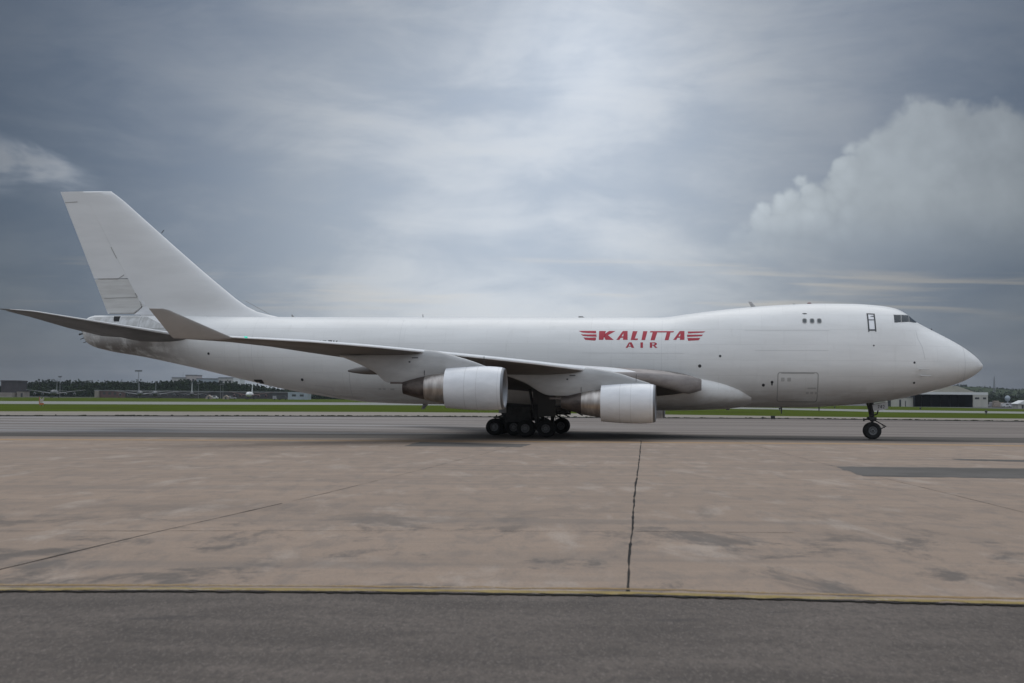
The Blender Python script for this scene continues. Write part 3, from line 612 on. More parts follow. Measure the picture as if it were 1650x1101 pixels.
# ------------------------------------------------------------------ lifting surfaces
def naca(x, t): return 5*t*(.2969*math.sqrt(max(x, 0))-.126*x-.3516*x*x+.2843*x**3-.1036*x**4)
def foil_ring(le, te, t, nv, a, b, n=18, camber=0., grow=0.):
    le, te, nv = Vector(le), Vector(te), Vector(nv); c = (te-le).length; up = []; dn = []
    for i in range(n+1):
        x = a+(b-a)*(.5-.5*math.cos(math.pi*i/n)) if a == 0 else a+(b-a)*i/n
        cen = le+(te-le)*x+nv*(camber*c*4*x*(1-x)); y = naca(x, t)*c+grow
        up.append(cen+nv*y); dn.append(cen-nv*y)
    return up+(dn[::-1][:-1] if a == 0 else dn[::-1])
def foil(name, secs, m, parent, a=0., b=1., camber=0., grow=0., n=18):
    """secs: (LE, TE, t/c, normal); a,b may be numbers or one value per section"""
    rings = []
    for k, (le, te, t, nv) in enumerate(secs):
        A = a[k] if isinstance(a, (list, tuple)) else a; B = b[k] if isinstance(b, (list, tuple)) else b
        rings.append(foil_ring(le, te, t, nv, A, B, n, camber, grow))
    return MB().loft(rings).build(name, m, parent, sharp=.7)
fLEz = pchip([2.4, 4.2, 9.2, 12.3, 16, 21.2, 26.4, 30.8], [3.72, 3.93, 4.44, 4.74, 5.12, 5.54, 5.90, 6.02])
fTEz = pchip([2.4, 4.2, 9.2, 12.3, 16, 21.2, 26.4, 30.8], [3.75, 3.85, 4.42, 4.70, 5.08, 5.50, 5.88, 5.95])
LEs = lambda y: 14.27-.977*(y-4.2)
TEs = lambda y: -15.0+.52*(30.8-y) if y > 12.5 else -5.484+.2*(12.5-y)
tc = pchip([2.4, 6, 9, 12.5, 20, 30.8], [.118, .105, .082, .066, .06, .062])
def wing_secs(side, ys): return [((LEs(y), side*y, float(fLEz(y))), (TEs(y), side*y, float(fTEz(y))), float(tc(y)), (0, 0, 1)) for y in ys]
for side in (-1, 1):
    ys = [4.2, 5, 6, 8.4, 10, 12.5, 15, 18, 21, 24, 27, 29.5, 30.8]
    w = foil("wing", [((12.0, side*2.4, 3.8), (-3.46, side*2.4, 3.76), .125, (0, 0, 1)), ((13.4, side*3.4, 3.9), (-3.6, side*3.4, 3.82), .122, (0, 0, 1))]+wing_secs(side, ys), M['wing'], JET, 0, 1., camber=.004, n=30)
    ys2 = [8.4, 10, 12.5, 15, 18, 21, 24, 27, 29.5, 30.8]
    def le_shell(name, ys_, m, xu, xl):
        rings = []
        for le, te, t, nv in wing_secs(side, ys_):
            le, te, nv = Vector(le), Vector(te), Vector(nv); c = (te-le).length; P = []
            for g in (.012, -.03):
                row = []
                for x in [xu*(1-k/9)**2 for k in range(10)]+[-xl*(k/4)**2 for k in range(1, 5)]:
                    ax = abs(x); sg = -1 if x < 0 else 1; row.append(le+(te-le)*ax+nv*(.004*c*4*ax*(1-ax)+sg*(naca(ax, t)*c+g))+(le-te).normalized()*(g if ax < .01 else 0))
                P += row if g > 0 else row[::-1]
            rings.append(P)
        return MB().loft(rings).build(name, m, w, sharp=.9)
    le_shell("slat", ys2, M['slat'], .16, .0035)  # white on the upper nose only: sky light painted into the colour
    rb = MB(); rings = []
    for s, hh, zc_, hy in ((14.29, .36, 3.84, .36), (14.25, .41, 3.84, .42), (13.9, .52, 3.83, .5), (13.4, .65, 3.83, .58), (12.9, .64, 3.9, .58), (12.2, .56, 4.02, .52), (11.2, .45, 4.17, .42), (10.2, .36, 4.28, .34), (9.2, .27, 4.36, .25), (8.4, .18, 4.42, .15)):
        yc = 4.2+(14.27-s)/.977+.25*max(0, min(1, (14.3-s)/2)); rings.append([(s, side*(yc+hy*math.cos(2*math.pi*i/28)), zc_+hh*math.sin(2*math.pi*i/28)) for i in range(28)])
    rb.loft(rings).build("root_leading_edge", M['rootmetal'], w, sharp=.8)
    le_shell("root_leading_edge", [5.2, 6.6, 8.4], M['rootmetal'], .12, .01)
    # winglet
    q = math.sqrt(.5)
    foil("winglet", [((-11.6, side*30.75, 6.0), (-15.0, side*30.75, 5.94), .06, (0, 0, 1)), ((-12.15, side*31.05, 6.25), (-15.1, side*31.0, 6.12), .06, (0, -side*.75, .65)), ((-14.75, side*32.15, 7.45), (-15.85, side*32.15, 7.45), .06, (0, -side*.88, .47)), ((-15.1, side*32.2, 7.53), (-15.9, side*32.2, 7.53), .05, (0, -side*.88, .47))], M['winglet'], w)
    nl = MB(); nl.rev([(-.14, .01), (-.1, .045), (.03, .05), (.1, .01)], (LEs(30.1)+.02, side*30.1, float(fLEz(30.1))+.05), n=12); nl.build("navigation_light", M['navgreen'] if side < 0 else M['beacon'], w)
    # landing lights let into the root leading edge
    for y in (6.0, 6.55):
        s = LEs(y)+.02; ll = MB(); ll.rev([(-.08, .19), (.02, .17), (.06, .01)], (s-.03, side*(y+.02), float(fLEz(y))+.22), n=16); ll.build("landing_light", M['outline'], w)
    # flap gap and spoiler edge on the underside, flap track fairings
    for y, sc in ((6.3, 1.25), (9.6, 1.15), (15.3, 1.)):
        f = MB(); te = TEs(y); zt = float(fTEz(y)); L = 4.3*sc; tip = -8.87 if abs(y-15.3) < .1 else te-1.3*sc; rings = []
        for k in range(17):
            x = k/16; s = tip+L*x; r = max(.02, .42*sc*(math.sin(math.pi*min(1, x*.95+.03))**.75)); zc = zt-.42-.12*(1-x) if abs(y-15.3) < .1 else zt-.38
            rings.append([(s, side*(y+.02)+r*.62*math.cos(2*math.pi*i/20), zc+r*.8*math.sin(2*math.pi*i/20)+.10*x) for i in range(20)])
        f.loft(rings); f.build("flap_track_fairing", M['wing'], w)
    fl = MB()
    for ya, yb, xc in ((4, 11.5, .72), (13.2, 20.4, .74), (22.6, 29.6, .77)):
        P = []
        for y in np.linspace(ya, yb, 12):
            for dx in (0, .006):
                x = xc+dx; c = LEs(y)-TEs(y); s = LEs(y)-c*x; z = float(fLEz(y))+(float(fTEz(y))-float(fLEz(y)))*x+.004*c*4*x*(1-x)-naca(x, float(tc(y)))*c-.008; P.append((s, side*y, z))
        fl = MB(); fl.add(P, [[2*i, 2*i+1, 2*i+3, 2*i+2] for i in range(11)]); fl.build("flap_gap", M['outline'], w, smooth=False)
    # tailplane
    st = [((-23.9, side*1.6, 7.15), (-30.7, side*1.6, 7.10), .10, (0, 0, 1)), ((-24.4, side*2.3, 7.28), (-31.0, side*2.3, 7.14), .10, (0, 0, 1)), ((-25.7, side*3.0, 7.46), (-31.35, side*3.0, 7.24), .095, (0, 0, 1)), ((-28.5, side*6, 7.92), (-32.75, side*6, 7.72), .09, (0, 0, 1)),
          ((-31.3, side*9, 8.38), (-34.25, side*9, 8.36), .085, (0, 0, 1)), ((-32.95, side*10.8, 8.66), (-35.25, side*10.8, 8.70), .08, (0, 0, 1)), ((-33.5, side*11.1, 8.71), (-35.55, side*11.1, 8.76), .07, (0, 0, 1)), ((-34.6, side*11.4, 8.78), (-35.95, side*11.4, 8.82), .04, (0, 0, 1))]
    hs = foil("horizontal_stabilizer", st, M['stab'], JET, .0, .735, n=22)
    foil("elevator", st[2:6], M['stab'], hs, .745, 1., n=10)
    ed = foil("leading_edge", st[1:], M['slat'], hs, 0, .02, grow=.004)
# tail fin and rudder
fLE = pchip([8.2, 9.02, 9.31, 9.97, 10.89, 12.75, 15.9, 18.35, 18.84], [-14.9, -18.87, -20.07, -21.28, -22.5, -24.81, -28.55, -31.45, -32.15])
fTE = lambda z: -32.23-(z-9.13)*(36.42-32.23)/(18.9-9.13)
hinge = lambda z: -29.32-(z-9.72)*.562
def fin_sec(z, t=.092): return ((float(fLE(z)), 0, z), (fTE(z), 0, z), t if z > 10 else t*.8, (0, 1, 0))
zs = [8.7, 9.0, 9.3, 9.7, 10.3, 10.9, 11.8, 12.75, 14.5, 16.5, 18.0, 18.5, 18.78, 18.86]
secs = [fin_sec(z) for z in zs]; secs[-1] = (secs[-1][0], secs[-1][1], .05, (0, 1, 0))
frac = lambda z: (float(fLE(z))-hinge(z))/(float(fLE(z))-fTE(z))
FIN = foil("tail_fin", secs, M['fin_white'], JET, 0., [min(frac(z), .93) if z > 9.65 else (float(fLE(z))+29.4)/(float(fLE(z))-fTE(z)) for z in zs], n=26)
def rudder(z0, z1, m, low=False):
    zz = np.linspace(z0, z1, 8); a = [frac(z)+.0008 for z in zz]
    if low:
        zz = np.concatenate([[9.13, 9.4], zz]); a = [(float(fLE(z))-(-30.05+(z-9.13)*1.2))/(float(fLE(z))-fTE(z)) for z in (9.13, 9.4)]+a
    return foil("rudder", [fin_sec(float(z)) for z in zz], m, FIN, [float(x) for x in a], 1., n=12)
rudder(11.93, 18.86, M['fin_white']); rudder(9.75, 11.87, M['rudder_dirty'], True)
def fin_y(s, z):
    le, te = float(fLE(z)), fTE(z); c = le-te; x = (le-s)/c; return naca(max(0, min(1, x)), .092 if z > 10 else .0736)*c
def fin_strip(name, pts, w, m):
    b = MB(); A = []
    for (s0, z0), (s1, z1) in zip(pts, pts[1:]):
        d = Vector((s1-s0, z1-z0)).normalized(); q = Vector((-d.y, d.x))*w/2
        P = [(s0+q.x, z0+q.y), (s1+q.x, z1+q.y), (s1-q.x, z1-q.y), (s0-q.x, z0-q.y)]
        b.add([(s, -fin_y(s, z)-.02, z) for s, z in P], [[0, 1, 2, 3]])
    return b.build(name, m, FIN, smooth=False)
sm = bpy.data.materials["plate_seam"]
fin_strip("rudder_gap", [(-33.12, 11.89), (-31.37, 11.88), (-30.85, 12.2)], .055, sm)
fin_strip("rudder_gap", [(-29.35, 9.75), (-29.9, 10.75)], .10, sm); fin_strip("rudder_gap", [(-31.5, 13.5), (-32.0, 14.4)], .05, sm)
fin_strip("rudder_gap", [(-36.0, 18.0), (-34.9, 18.03)], .05, sm)
fin_strip("rudder_gap", [(-32.1, 9.17), (-30.05, 9.17), (-29.4, 9.62)], .07, sm); fin_strip("rudder_gap", [(-32.55, 10.35), (-29.75, 10.42)], .05, sm)
fin_strip("hinge_fairing", [(-29.05, 9.75), (-29.55, 10.6)], .14, M['nacelle'])
tp = MB(); V = [(-30.0, 9.05), (-29.28, 9.62), (-28.95, 9.72), (-28.35, 9.05)]
tp.loft([[(s, -fin_y(s, z)-.045, z) for s, z in V], [(s, fin_y(s, z)+.045, z) for s, z in V]]); tp.build("fin_root_panel", M['nacelle'], FIN, smooth=False)
pr = MB().tube((-27.95, 0, 15.5), (-27.75, 0, 15.75), .03); pr.build("fin_probe", M['outline'], FIN)
lw = MB().tube((-21.0, 0, 10.15), (-19.0, 0, 9.1), .018); lw.build("antenna_wire", M['seam'], FIN)

# ------------------------------------------------------------------ engines
def engine(side, s_front, y, zc, pyl):
    Y = side*y; L = 3.62; o = (s_front, Y, zc); sl = .0
    cw = MB()
    outer = [(0.0, 1.215), (-.05, 1.245), (-.25, 1.285), (-.6, 1.32), (-1.0, 1.342), (-1.5, 1.345), (-2.1, 1.33), (-2.7, 1.295), (-3.2, 1.258), (-3.62, 1.225)]
    cw.rev([(-.16, 1.262)]+outer[2:]+[(-3.62, 1.195), (-3.3, 1.17)], o, n=72)
    E = cw.build("engine", M['nacelle'], JET, sharp=.9)
    E['label'] = "white fan cowl with bare metal core and burnt nozzle hung under the wing"
    MB().rev([(-.16, 1.264), (-.07, 1.245), (-.015, 1.205), (0, 1.17), (-.03, 1.12), (-.12, 1.075), (-.35, 1.045)], o, n=72).build("intake_lip", M['lip'], E)
    MB().rev([(-.35, 1.044), (-.9, 1.06), (-1.25, 1.08)], o, n=72).build("intake_duct", M['duct'], E)
    fn = MB()
    for k in range(38):
        a = 2*math.pi*k/38; V = []
        for r in (.3, .7, 1.07):
            for da, ds in ((-.05, -1.32), (.055, -1.16)):
                tw = (r-.3)*.05; V.append((s_front+ds, Y+r*math.cos(a+da+tw), zc+r*math.sin(a+da+tw)))
        fn.add(V, [[0, 1, 3, 2], [2, 3, 5, 4]])
    fn.rev([(-1.34, 1.08), (-1.34, .01)], o, n=48); fn.rev([(-1.2, .32), (-1.0, .26), (-.8, .13), (-.72, .01)], o, n=32)
    fn.build("fan", M['fan'], E)
    cr = MB().rev([(-3.3, 1.165), (-3.34, 1.0), (-3.45, .98), (-3.75, .945), (-4.2, .89), (-4.6, .83), (-4.93, .765), (-4.95, .70)], o, n=56); C_ = cr.build("core_cowl", M['core'], E)
    MB().rev([(-3.66, .972), (-3.70, .972), (-3.70, .94)], o, n=56).build("cowl_seam", M['outline'], C_) if False else None
    MB().rev([(-4.93, .735), (-5.3, .66), (-5.8, .535), (-6.2, .425), (-6.32, .40), (-6.28, .36), (-5.6, .36), (-5.5, .01)], o, n=56).build("exhaust_nozzle", M['nozzle'], E)
    bl = MB()
    for x, w in ((-1.62, .010), (-2.35, .012), (-.34, .008)):
        r = float(np.interp(-x, [-p[0] for p in outer], [p[1] for p in outer]))+.004; bl.rev([(x-w, r), (x+w, r)], o, n=72)
    bl.build("cowl_seam", M['faint'], E)
    pb = MB(); rings = []; ps = [p[0] for p in pyl]; fz0, fz1, ft = (pchip(ps, [p[k] for p in pyl]) for k in (1, 2, 3))
    for s in np.linspace(pyl[0][0], pyl[-1][0], 40):
        a, b, t = float(fz0(s)), float(fz1(s)), float(ft(s)); h = (b-a); tt = min(t, max(.03, h))
        prof = [(0, -1), (.55, -.97), (.9, -.7), (1, -.2), (1, .5), (.82, .85), (.5, .97), (0, 1), (-.5, .97), (-.82, .85), (-1, .5), (-1, -.2), (-.9, -.7), (-.55, -.97)]
        rings.append([(s, Y+tt*c, (a+b)/2+h/2*q) for c, q in prof])
    P_ = pb.loft(rings).build("pylon", M['pylon'], E, sharp=.8)
    dk = MB(); dk.add([(s_front-4.98, Y-side*0-.05+0, zc+.80), (s_front-5.0, Y-.35, zc+.80), (s_front-6.9, Y-.30, zc+.30), (s_front-6.9, Y+.30, zc+.30), (s_front-5.0, Y+.35, zc+.80)], [[0, 1, 2, 3, 4]])
    ns = -1
    mk = MB()
    for ds, dz, r in ((-6.0, 2.02-.1, .05), (-5.75, 1.85, .045)): mk.rev([(-.0, r), (-.012, .005)], (0, 0, 0), 'y', 12) if False else None
    def side_mark(P):
        V = []
        for s, z in P:
            t = float(ft(s)); V.append((s, Y-(t+.006), z))
        return V
    for P in ([(s_front-5.75, zc+1.85), (s_front-5.35, zc+1.86), (s_front-5.35, zc+1.80), (s_front-5.75, zc+1.79)], [(s_front-5.95, zc+1.62), (s_front-5.83, zc+1.62), (s_front-5.83, zc+1.53), (s_front-5.95, zc+1.53)],
              [(s_front-4.98, zc+1.05), (s_front-4.94, zc+1.05), (s_front-4.94, zc+.75), (s_front-4.98, zc+.75)], [(s_front-1.32, zc+1.95), (s_front-1.29, zc+1.95), (s_front-1.29, zc+1.45), (s_front-1.32, zc+1.45)]):
        mk = MB(); mk.add(side_mark(P), [[0, 1, 2, 3]]); mk.build("pylon_vent", M['outline'], P_, smooth=False)
    dh = MB().box((s_front-7.1, Y-.24, zc+.22), (s_front-6.10, Y+.24, zc+.34)); dh.build("heat_shield", M['nozzle'], P_, smooth=False)
    return E
PO = [(1.3, 4.55, 4.68, .1), (.5, 4.4, 4.98, .22), (-.5, 4.2, 5.28, .3), (-1.43, 4.0, 5.52, .33), (-2.35, 3.95, 5.68, .33), (-3.0, 3.85, 5.62, .33), (-3.87, 3.66, 5.55, .32), (-4.86, 3.66, 5.5, .28), (-5.69, 4.29, 5.45, .22), (-6.9, 4.88, 5.36, .16), (-7.9, 5.26, 5.36, .06)]
PI = [(10.9, 3.7, 3.84, .1), (9.9, 3.5, 4.15, .22), (8.93, 3.3, 4.46, .3), (7.8, 3.2, 4.70, .34), (6.7, 3.1, 4.86, .35), (6.0, 3.0, 4.78, .35), (5.11, 2.93, 4.7, .35), (4.19, 2.96, 4.6, .3), (2.46, 3.81, 4.5, .2), (1.3, 4.25, 4.4, .06)]
for side in (-1, 1):
    engine(side, 2.44, 21.2, 3.36, PO); engine(side, 11.28, 11.9, 2.49, PI)

# ------------------------------------------------------------------ landing gear
def wheel(parent, s, y, z=.622, r=.622, w=.43, out=-1):
    b = MB(); k = w/2
    b.rev([(-k*.72, r*.50), (-k*.98, r*.62), (-k, r*.78), (-k*.88, r*.93), (-k*.6, r*.99), (-k*.28, r), (-k*.24, r*.985), (-k*.16, r*.985), (-k*.12, r), (k*.12, r), (k*.16, r*.985), (k*.24, r*.985), (k*.28, r), (k*.6, r*.99), (k*.88, r*.93), (k, r*.78), (k*.98, r*.62), (k*.72, r*.50)], (s, y, z), 'y', 40, 0)
    for sd in (-1, 1):
        b.rev([(sd*k*.72, r*.51), (sd*k*.80, r*.47), (sd*k*.62, r*.42), (sd*k*.42, r*.36), (sd*k*.42, r*.20), (sd*k*.75, r*.17), (sd*k*.78, r*.02)], (s, y, z), 'y', 32, 1)
        for q in range(9):
            a = 2*math.pi*q/9; c = Vector((s+r*.28*math.cos(a), y+sd*k*.42, z+r*.28*math.sin(a))); b.tube(c, c+Vector((0, sd*.012, 0)), .028, n=8, mi=0)
    return b.build("wheel", [M['tyre'], M['rim']], parent, sharp=.7)
def bogie(sc, yc, top, lean):
    g = MB(); zb = .66
    g.tube((sc-.85, yc, zb), (sc+.85, yc, zb), .13, n=14)
    for ds in (-.735, .735): g.tube((sc+ds, yc-.72, .622), (sc+ds, yc+.72, .622), .075, n=12)
    g.tube((sc, yc, zb), (sc, yc, 1.45), .15, n=16); g.tube((sc, yc, 1.4), (sc+lean[0], yc+lean[1], top), .22, n=18)
    g.tube((sc+.25, yc, .8), (sc+.75, yc, 1.2), .06); g.tube((sc+.75, yc, 1.2), (sc+.15, yc, 1.55), .06)     # torque links
    g.tube((sc-.15, yc, 1.5), (sc-.7, yc+lean[1]*.6, top), .10); g.tube((sc+.1, yc, 1.7), (sc+1.5, yc+lean[1]*.8, top), .085)
    for k in (-.12, .12): g.tube((sc-.8, yc+k, .82), (sc+.3, yc+k, 1.02), .028)
    for ds in (-.735, 0, .735):
        g.box((sc+ds-.17, yc-.20, .75), (sc+ds+.17, yc+.20, .95), bev=.03)
    g.tube((sc-.55, yc-.22, .95), (sc-.1, yc-.2, 1.75), .025); g.tube((sc+.3, yc-.2, .9), (sc+.12, yc-.2, 2.0), .025)
    return g
for side in (-1, 1):
    G = bogie(2.57, side*5.5, 4.3, (.0, -side*.25)).build("landing_gear", M['gear'], JET)
    for ds in (-.735, .735):
        for dy in (-.56, .56): wheel(G, 2.57+ds, side*5.5+dy)
    d = MB().box((2.70, side*6.0-.05, 1.48), (3.98, side*6.0+.05, 3.5), bev=.02).box((2.35, side*6.02-.04, 2.35), (2.72, side*6.02+.04, 3.5), bev=.02); d.build("gear_door", M['gear'] if side > 0 else mat("wing_gear_door", (.05, .049, .047), .5), G, sharp=.4)
    d = MB().tube((3.1, side*6.0, 1.5), (3.2, side*5.6, 1.1), .05).tube((3.95, side*5.9, 1.95), (4.95, side*5.6, 1.45), .05).box((3.9, side*5.2-.5, 1.75), (4.85, side*5.2+.5, 1.85), bev=.02); d.build("gear_link", M['gear'], G)
    G = bogie(-.2, side*1.92, 3.0, (.15, 0)).build("landing_gear", M['gear'], JET)
    for ds in (-.735, .735):
        for dy in (-.56, .56): wheel(G, -.2+ds, side*1.92+dy)
    d = MB().box((-.05, side*2.85-.04, 1.02), (1.82, side*2.85+.04, 2.4), bev=.02); d.build("gear_door", M['gear'], G, sharp=.4)
    d = MB().box((-.55, side*2.95-.03, 1.66), (.02, side*2.95+.03, 2.4), bev=.02); d.build("gear_door", M['pylon'], G, sharp=.4)
    d = MB().tube((-.9, side*2.3, 1.3), (.1, side*2.5, 1.65), .05).tube((-1.0, side*2.5, 1.02), (-.75, side*2.5, 1.5), .05).box((-1.0, side*2.3-.3, 1.28), (-.2, side*2.3+.3, 1.36), bev=.02); d.build("gear_link", M['gear'], G)
wb = MB().box((-1.6, -3.0, 2.16), (4.2, 3.0, 2.22)); wb.build("wheel_bay", M['black'], JET, smooth=False)
NG = MB(); sN = 26.69
NG.tube((sN, -.62, .622), (sN, .62, .622), .07).tube((sN, 0, .6), (sN+.02, 0, 1.35), .10, n=16).tube((sN+.02, 0, 1.3), (sN-.05, 0, 2.75), .16, n=16)
NG.tube((sN-.12, -.02, 1.6), (sN-.35, -.3, 2.75), .075).tube((sN-.05, .25, 1.7), (sN-.35, .35, 2.7), .06)
for k in (-.12, .12): NG.tube((sN+.12, k, 1.42), (sN+.98, k*.6, .95), .035).tube((sN+.98, k*.6, .95), (sN+.55, k, .72), .03)
NG.tube((sN+.98, -.12, .95), (sN+.98, .12, .95), .035).tube((sN+.66, -.1, 1.12), (sN+.9, -.1, .82), .018)
NG.box((sN-.28, -.34, 1.38), (sN+.30, .34, 1.62), bev=.04).tube((sN-.62, -.2, 1.42), (sN-.2, -.2, 1.5), .06).tube((sN-.66, -.2, 1.42), (sN-.56, -.2, 1.42), .11, n=14).tube((sN-.4, -.25, 1.55), (sN+.35, -.25, 1.86), .05).tube((sN+.35, -.2, 1.86), (sN+.42, -.2, 2.15), .05)
NG = NG.build("nose_landing_gear", M['gear'], JET)
for y in (-.46, .46): wheel(NG, sN, y, .622, .622, .36)
for side in (-1, 1):
    nd = MB(); y = side*.78; P = [(26.62, 2.52), (27.72, 2.74), (27.74, 2.26), (27.3, 2.14), (26.7, 2.08)]
    nd.loft([[(s, y-.03, z) for s, z in P], [(s, y+.03, z) for s, z in P]]); D_ = nd.build("nose_gear_door", M['nosedoor'], NG, smooth=False)
    if side < 0:
        tx = MB()
        for P in glyphs("742", 27.0, 2.26, .25, .125, .055, .30): tx.add([(s, y-.036, z) for s, z in P], [list(range(len(P)))])
        nn = tx.build("door_number", M['ink'], D_, smooth=False)
# ------------------------------------------------------------------ far side of the airfield
MF = dict(leaf=[mat("foliage_a", (.022, .034, .016), .95, spec=.0, col2=(.013, .022, .011), vscale=.25), mat("foliage_b", (.030, .044, .018), .95, spec=.0, col2=(.017, .027, .013), vscale=.3), mat("foliage_c", (.014, .022, .012), .95, spec=.0)],
          hill=mat("wooded_hill_soil", (.035, .05, .022), .95, spec=.05), grey=mat("grey_aircraft_paint", (.13, .133, .138), .55, var=.2, vscale=.3), dgrey=mat("dark_grey_paint", (.06, .062, .066), .6),
          cwhite=mat("old_white_paint", (.70, .70, .70), .5), dark=mat("dark_wall_cladding", (.050, .043, .046), .7, var=.3, vscale=.2), tan=mat("tan_wall_render", (.27, .235, .20), .8, var=.15, vscale=.3),
          brick=mat("red_brown_wall", (.13, .075, .07), .8, var=.25, vscale=.3), roofg=mat("grey_sheet_roof", (.20, .20, .205), .6, var=.15, vscale=.3), lblue=mat("pale_blue_cladding", (.33, .37, .41), .6, var=.15, vscale=.3),
          conc=mat("pale_concrete_wall", (.46, .44, .43), .75, var=.12, vscale=.2), cdark=mat("window_dark", (.035, .038, .042), .3), hangw=mat("hangar_cream_wall", (.46, .44, .385), .65, var=.1, vscale=.4, stretch=(1, 1, .1)),
          hroof=mat("hangar_cream_roof", (.42, .395, .325), .6, var=.12, vscale=.3), fascia=mat("hangar_white_fascia", (.64, .64, .62), .5), hole=mat("painted_inside_shade", (.006, .009, .016), .9), steel=mat("galvanised_steel", (.22, .225, .23), .5, .4),
          orange=mat("marker_orange", (.42, .13, .05), .7), mwhite=mat("marker_white", (.42, .38, .33), .7), van=mat("van_lilac_grey", (.30, .29, .31), .4), vwhite=mat("vehicle_white", (.58, .57, .56), .4), pal=mat("cargo_tan_cover", (.36, .30, .25), .7, var=.3, vscale=.6),
          sign=mat("sign_black_back", (.02, .02, .02), .6), signr=mat("sign_brown_side", (.16, .10, .09), .6), lamp=mat("lamp_head_grey", (.12, .125, .13), .5))
def wood(name, x0, x1, Y0, Y1, top, n, seed, cr=(3.0, 5.2), q=2.0, quads=46, step=1.):
    """far-off wood reading as one mass: crowns of many small leaf clumps on rising ground; top(px) = photo row of the tree tops"""
    r = np.random.default_rng(seed); V = []; Fc = []; mi = []; k = 0
    for i in range(n):
        px = x0+(x1-x0)*((i*0.61803398875) % 1); f = ((i*7) % 11)/10.; Y = Y0+(Y1-Y0)*(f*.8+.2*float(r.random()))
        X, Zt = at(px, top(px), Y0+(Y1-Y0)*.7); X *= Y/(Y0+(Y1-Y0)*.7)
        h = Zt*(.40+.60*f)*float(r.uniform(.88, 1.05)); R0 = float(r.uniform(*cr)); m_ = int(r.integers(0, 3))
        c = np.array([X, Y, h-R0*.9])
        d = r.normal(size=(quads, 3)); d /= np.linalg.norm(d, axis=1)[:, None]; rad = r.uniform(.35, 1., quads)**.6
        lump = 1+.22*np.sin(d[:, 0]*5+i)+.18*np.sin(d[:, 2]*6+i*2)
        P = c+d*(rad*lump)[:, None]*np.array([R0*1.1, R0*1.0, R0*1.05])
        for p, dd in zip(P, d):
            nn = dd+r.normal(size=3)*.7; nn /= np.linalg.norm(nn); a = np.cross(nn, [.3, .2, .9]); a /= np.linalg.norm(a); b = np.cross(nn, a); s1, s2 = r.uniform(.35, .75, 2)*q
            V += [p-a*s1-b*s2*.3, p+a*s1*.4-b*s2, p+a*s1+b*s2*.4, p-a*s1*.3+b*s2]; Fc.append([k, k+1, k+2, k+3]); mi.append(m_ if r.random() < .8 else int(r.integers(0, 3))); k += 4
    me = bpy.data.meshes.new(name); me.from_pydata([tuple(map(float, v)) for v in V], [], Fc); o = link(name, me, None, MF['leaf'], smooth=False)
    me.polygons.foreach_set('material_index', mi); tag(o, kind='stuff'); return o
topL = lambda x: float(np.interp(x, [-300, -100, 0, 30, 53, 62, 95, 130, 160, 215, 250, 262, 280, 300, 345, 385, 420, 440, 500, 700, 1000, 1400, 1900], [618, 617, 621, 618, 613.5, 612.5, 612.5, 613.5, 614, 613.5, 614.5, 614, 611.5, 611, 614, 617, 621, 624.5, 628, 630, 634, 636, 640]))
wood("woodland", -260, 720, 1210, 1420, topL, 1700, 21, q=1.5, quads=60, cr=(2.6, 4.6))
wood("woodland", 720, 1800, 1300, 1500, topL, 420, 22, quads=34, q=2.4)
def hill(name, x0, x1, Y0, Y1, top, frac, n=70, rows=12):
    V = []; nf = rows
    for j in range(nf):
        f = j/(nf-1); Y = Y0+(Y1-Y0)*f
        for i in range(n):
            px = x0+(x1-x0)*i/(n-1); X, Z = at(px, top(px), Y0+(Y1-Y0)*.5); X *= Y/(Y0+(Y1-Y0)*.5)
            V.append((X, Y, -.2+max(0, Z)*frac*math.sin(math.pi*min(1, f*1.0))**.8))
    o = mesh(name, V, [[j*n+i, j*n+i+1, (j+1)*n+i+1, (j+1)*n+i] for j in range(nf-1) for i in range(n-1)], MF['hill']); tag(o, kind='structure'); return o
hill("hillside", -260, 760, 1260, 1900, topL, .80)
topR = lambda x: float(np.interp(x, [1300, 1400, 1500, 1540, 1570, 1600, 1625, 1650, 1720, 1800, 2000], [640, 632, 623, 620.5, 621.5, 624, 626, 626.5, 629, 634, 642]))
hill("wooded_hill", 1290, 1980, 2250, 3200, topR, .93)
wood("woodland", 1300, 1960, 2250, 2720, topR, 1300, 23, cr=(5, 9), q=2.8, quads=80)

def shed(name, label, cat, x0, x1, ytop, ybase, Y, wallm, roofm, depth=25., roofh=.0, win=0, group=None, over=.4, zb=None, door=None, gable=False):
    """box building placed by its front edges at distance Y"""
    (X0, Zt), (X1, _) = at(x0, ytop, Y), at(x1, ytop, Y); Zb = 0. if zb is None else zb
    cx = (X0+X1)/2; w = (X1-X0)/2; h = Zt-Zb
    root = empty(name, (cx, Y, Zb)); tag(root, label, cat, group)
    rh = min(max(.35, h*.12), 1.0)
    MB().box((-w, 0, 0), (w, depth, h-rh)).build("wall", wallm, root, smooth=False)
    rf = MB()
    if gable:
        rf.loft([[(-w-over, y, h-rh), (0, y, h+roofh), (w+over, y, h-rh), (w+over, y, h-rh-.25), (-w-over, y, h-rh-.25)] for y in (-over, depth+over)])
    else: rf.box((-w-over, -over, h-rh), (w+over, depth+over, h))
    rf.build("roof", roofm, root, smooth=False)
    for k in range(win):
        ww = 2*w/(win*2+1); xx = -w+ww*(1+2*k); MB().box((xx, -.06, h*.42), (xx+ww, .1, h*.70)).build("window", MF['cdark'], root, smooth=False)
    if door:
        MB().box((door[0]*w, -.05, 0), (door[1]*w, .1, h*.6)).build("door", MF['cdark'], root, smooth=False)
    return root
d_ = shed("dark_building", "dark windowless block with a pale low annex rising at the left edge of the airfield", "building", 2, 29, 613, 632, 1060, MF['dark'], MF['dark'], 20)
